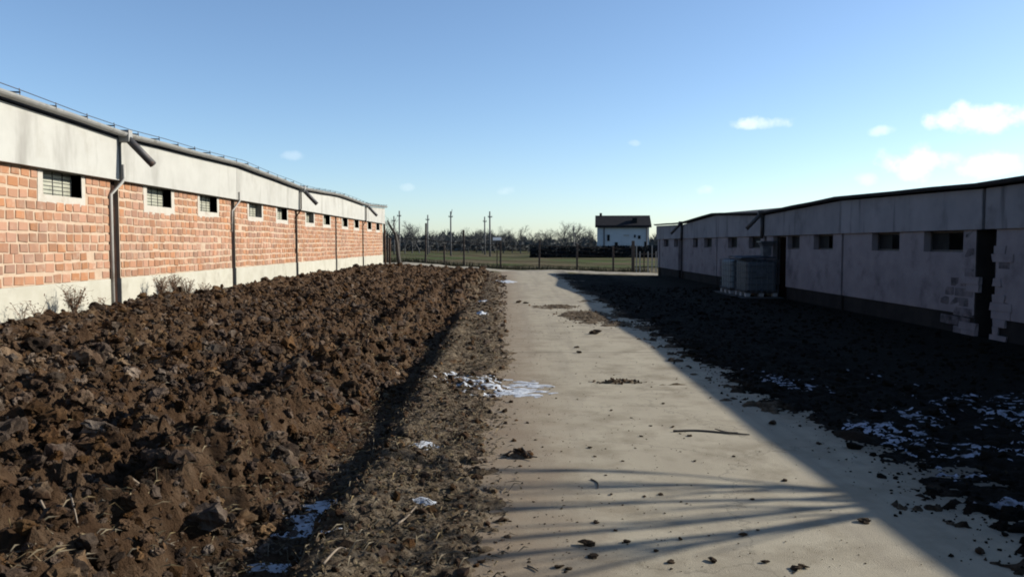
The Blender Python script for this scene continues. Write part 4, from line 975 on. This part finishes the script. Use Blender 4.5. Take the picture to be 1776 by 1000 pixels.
# ------------------------------------------------------------------ white house beyond the fields
HD = 128.0; hx0, hx1 = (1033 - 879) / 1380 * HD, (1128 - 879) / 1380 * HD
hw = empty('white_house', ((hx0 + hx1) / 2, HD, -.42), 'white two storey house with a dark roof beyond the hedge', 'house', rz=R(-6))
wd = (hx1 - hx0) - .6; dp = 7.0; ev = 5.05; rg = 6.55
b = MB(); b.box(-wd / 2, wd / 2, 0, dp, 0, ev); b.build('wall', M['house_wall'], hw)
gb = MB()
for sx in (-wd / 2 + .01, wd / 2 - .21): gb.add([(sx, .01, ev + .002), (sx + .2, .01, ev + .002), (sx + .2, dp - .01, ev + .002), (sx, dp - .01, ev + .002), (sx, dp / 2, rg - .1), (sx + .2, dp / 2, rg - .1)], [(0, 1, 5, 4), (2, 3, 4, 5), (0, 4, 3), (1, 2, 5)])
gb.build('gable', M['house_wall'], hw)
rf = MB(); ow = .35; oe = .45; th = .14
for sgn in (1, -1):
    ye = -oe if sgn == 1 else dp + oe; zs = ev - (rg - ev) / (dp / 2) * oe
    rf.hexa([(-wd / 2 - ow, ye, zs), (wd / 2 + ow, ye, zs), (wd / 2 + ow, dp / 2, rg), (-wd / 2 - ow, dp / 2, rg), (-wd / 2 - ow, ye, zs + th), (wd / 2 + ow, ye, zs + th), (wd / 2 + ow, dp / 2 + .001 * sgn, rg + th), (-wd / 2 - ow, dp / 2 + .001 * sgn, rg + th)])
rfo = rf.build('roof', M['house_roof'], hw)
c = MB(); c.box(-wd / 2 + .35, -wd / 2 + .75, dp / 2 - .2, dp / 2 + .2, rg - .1, rg + .55); c.build('chimney', M['house_roof'], rfo)
c = MB(); c.box(1.5, 2.2, .4, 1.6, ev + .2, ev + 1.15); c.build('roof_window', M['pane_dark'], rfo)
fb = MB(); fb.box(-wd / 2 - ow, wd / 2 + ow, -oe - .05, -oe - .005, ev - .42, ev - .14); fb.build('eaves_board', M['house_roof'], hw)
for k, (x, z, w_, h_) in enumerate(((-2.35, 3.0, .42, 1.0), (1.85, 3.25, .3, .45), (2.55, 3.1, .42, .55), (-1.1, 1.9, .5, .8), (.5, 3.4, .9, .2), (3.6, 1.6, .5, 1.6))):
    wn_ = MB(); wn_.box(x - w_ / 2 - .08, x + w_ / 2 + .08, -.05, .02, z - h_ / 2 - .08, z + h_ / 2 + .08); wo_ = wn_.build('window', M['house_wall'], hw)
    pn = MB(); pn.box(x - w_ / 2, x + w_ / 2, -.07, -.052, z - h_ / 2, z + h_ / 2); pn.build('pane', M['pane_dark'] if k != 4 else M['zinc'], wo_)
for x in (-wd / 2 + 1.05, wd / 2 - .35):
    d = MB(); d.tube([(x, -.12, .2), (x, -.12, ev - .2)], .09, 6); d.build('rain_pipe', M['pole'], hw)

# ------------------------------------------------------------------ utility poles
for k, (px, py, d, lb) in enumerate(((684, 375, 150, 'shorter leftmost utility pole next to the brick barn end'), (693, 366, 140, 'leftmost tall utility pole with a crossarm beside the brick barn end'), (742, 373, 150, 'utility pole above the tall fence post left of centre'),
                                     (782, 367, 135, 'utility pole with a slanted top bracket left of the road end'), (841, 376, 150, 'thinner utility pole of the close pair above the road end'), (850, 367, 130, 'taller utility pole of the close pair above the road end'), (995, 392, 170, 'short utility pole among the bare trees left of the white house'))):
    h_ = (423 - py) / 1380 * d + 1.6; x = (px - 879) / 1380 * d
    u = empty('utility_pole', (x, d, -.42), lb, 'utility pole', 'utility poles along the far fields')
    p = MB(); p.tube([(0, 0, -.3), (.05 * math.sin(k), 0, h_ + .42)], [.16, .11], 8); p.build('pole', M['pole'], u, smooth=True)
    p = MB(); p.box(-.36, .36, -.06, .06, h_ - .55, h_ - .42)
    if k == 3: p.tube([(0, -.1, h_ - .6), (.25, -.1, h_ + .75)], .05, 5)
    p.build('crossarm', M['pole'], u)
    for q in (-.3, 0, .3):
        i_ = MB(); i_.tube([(q, 0, h_ - .42), (q, 0, h_ - .25)], .05, 6); i_.build('insulator', M['zinc'], u)
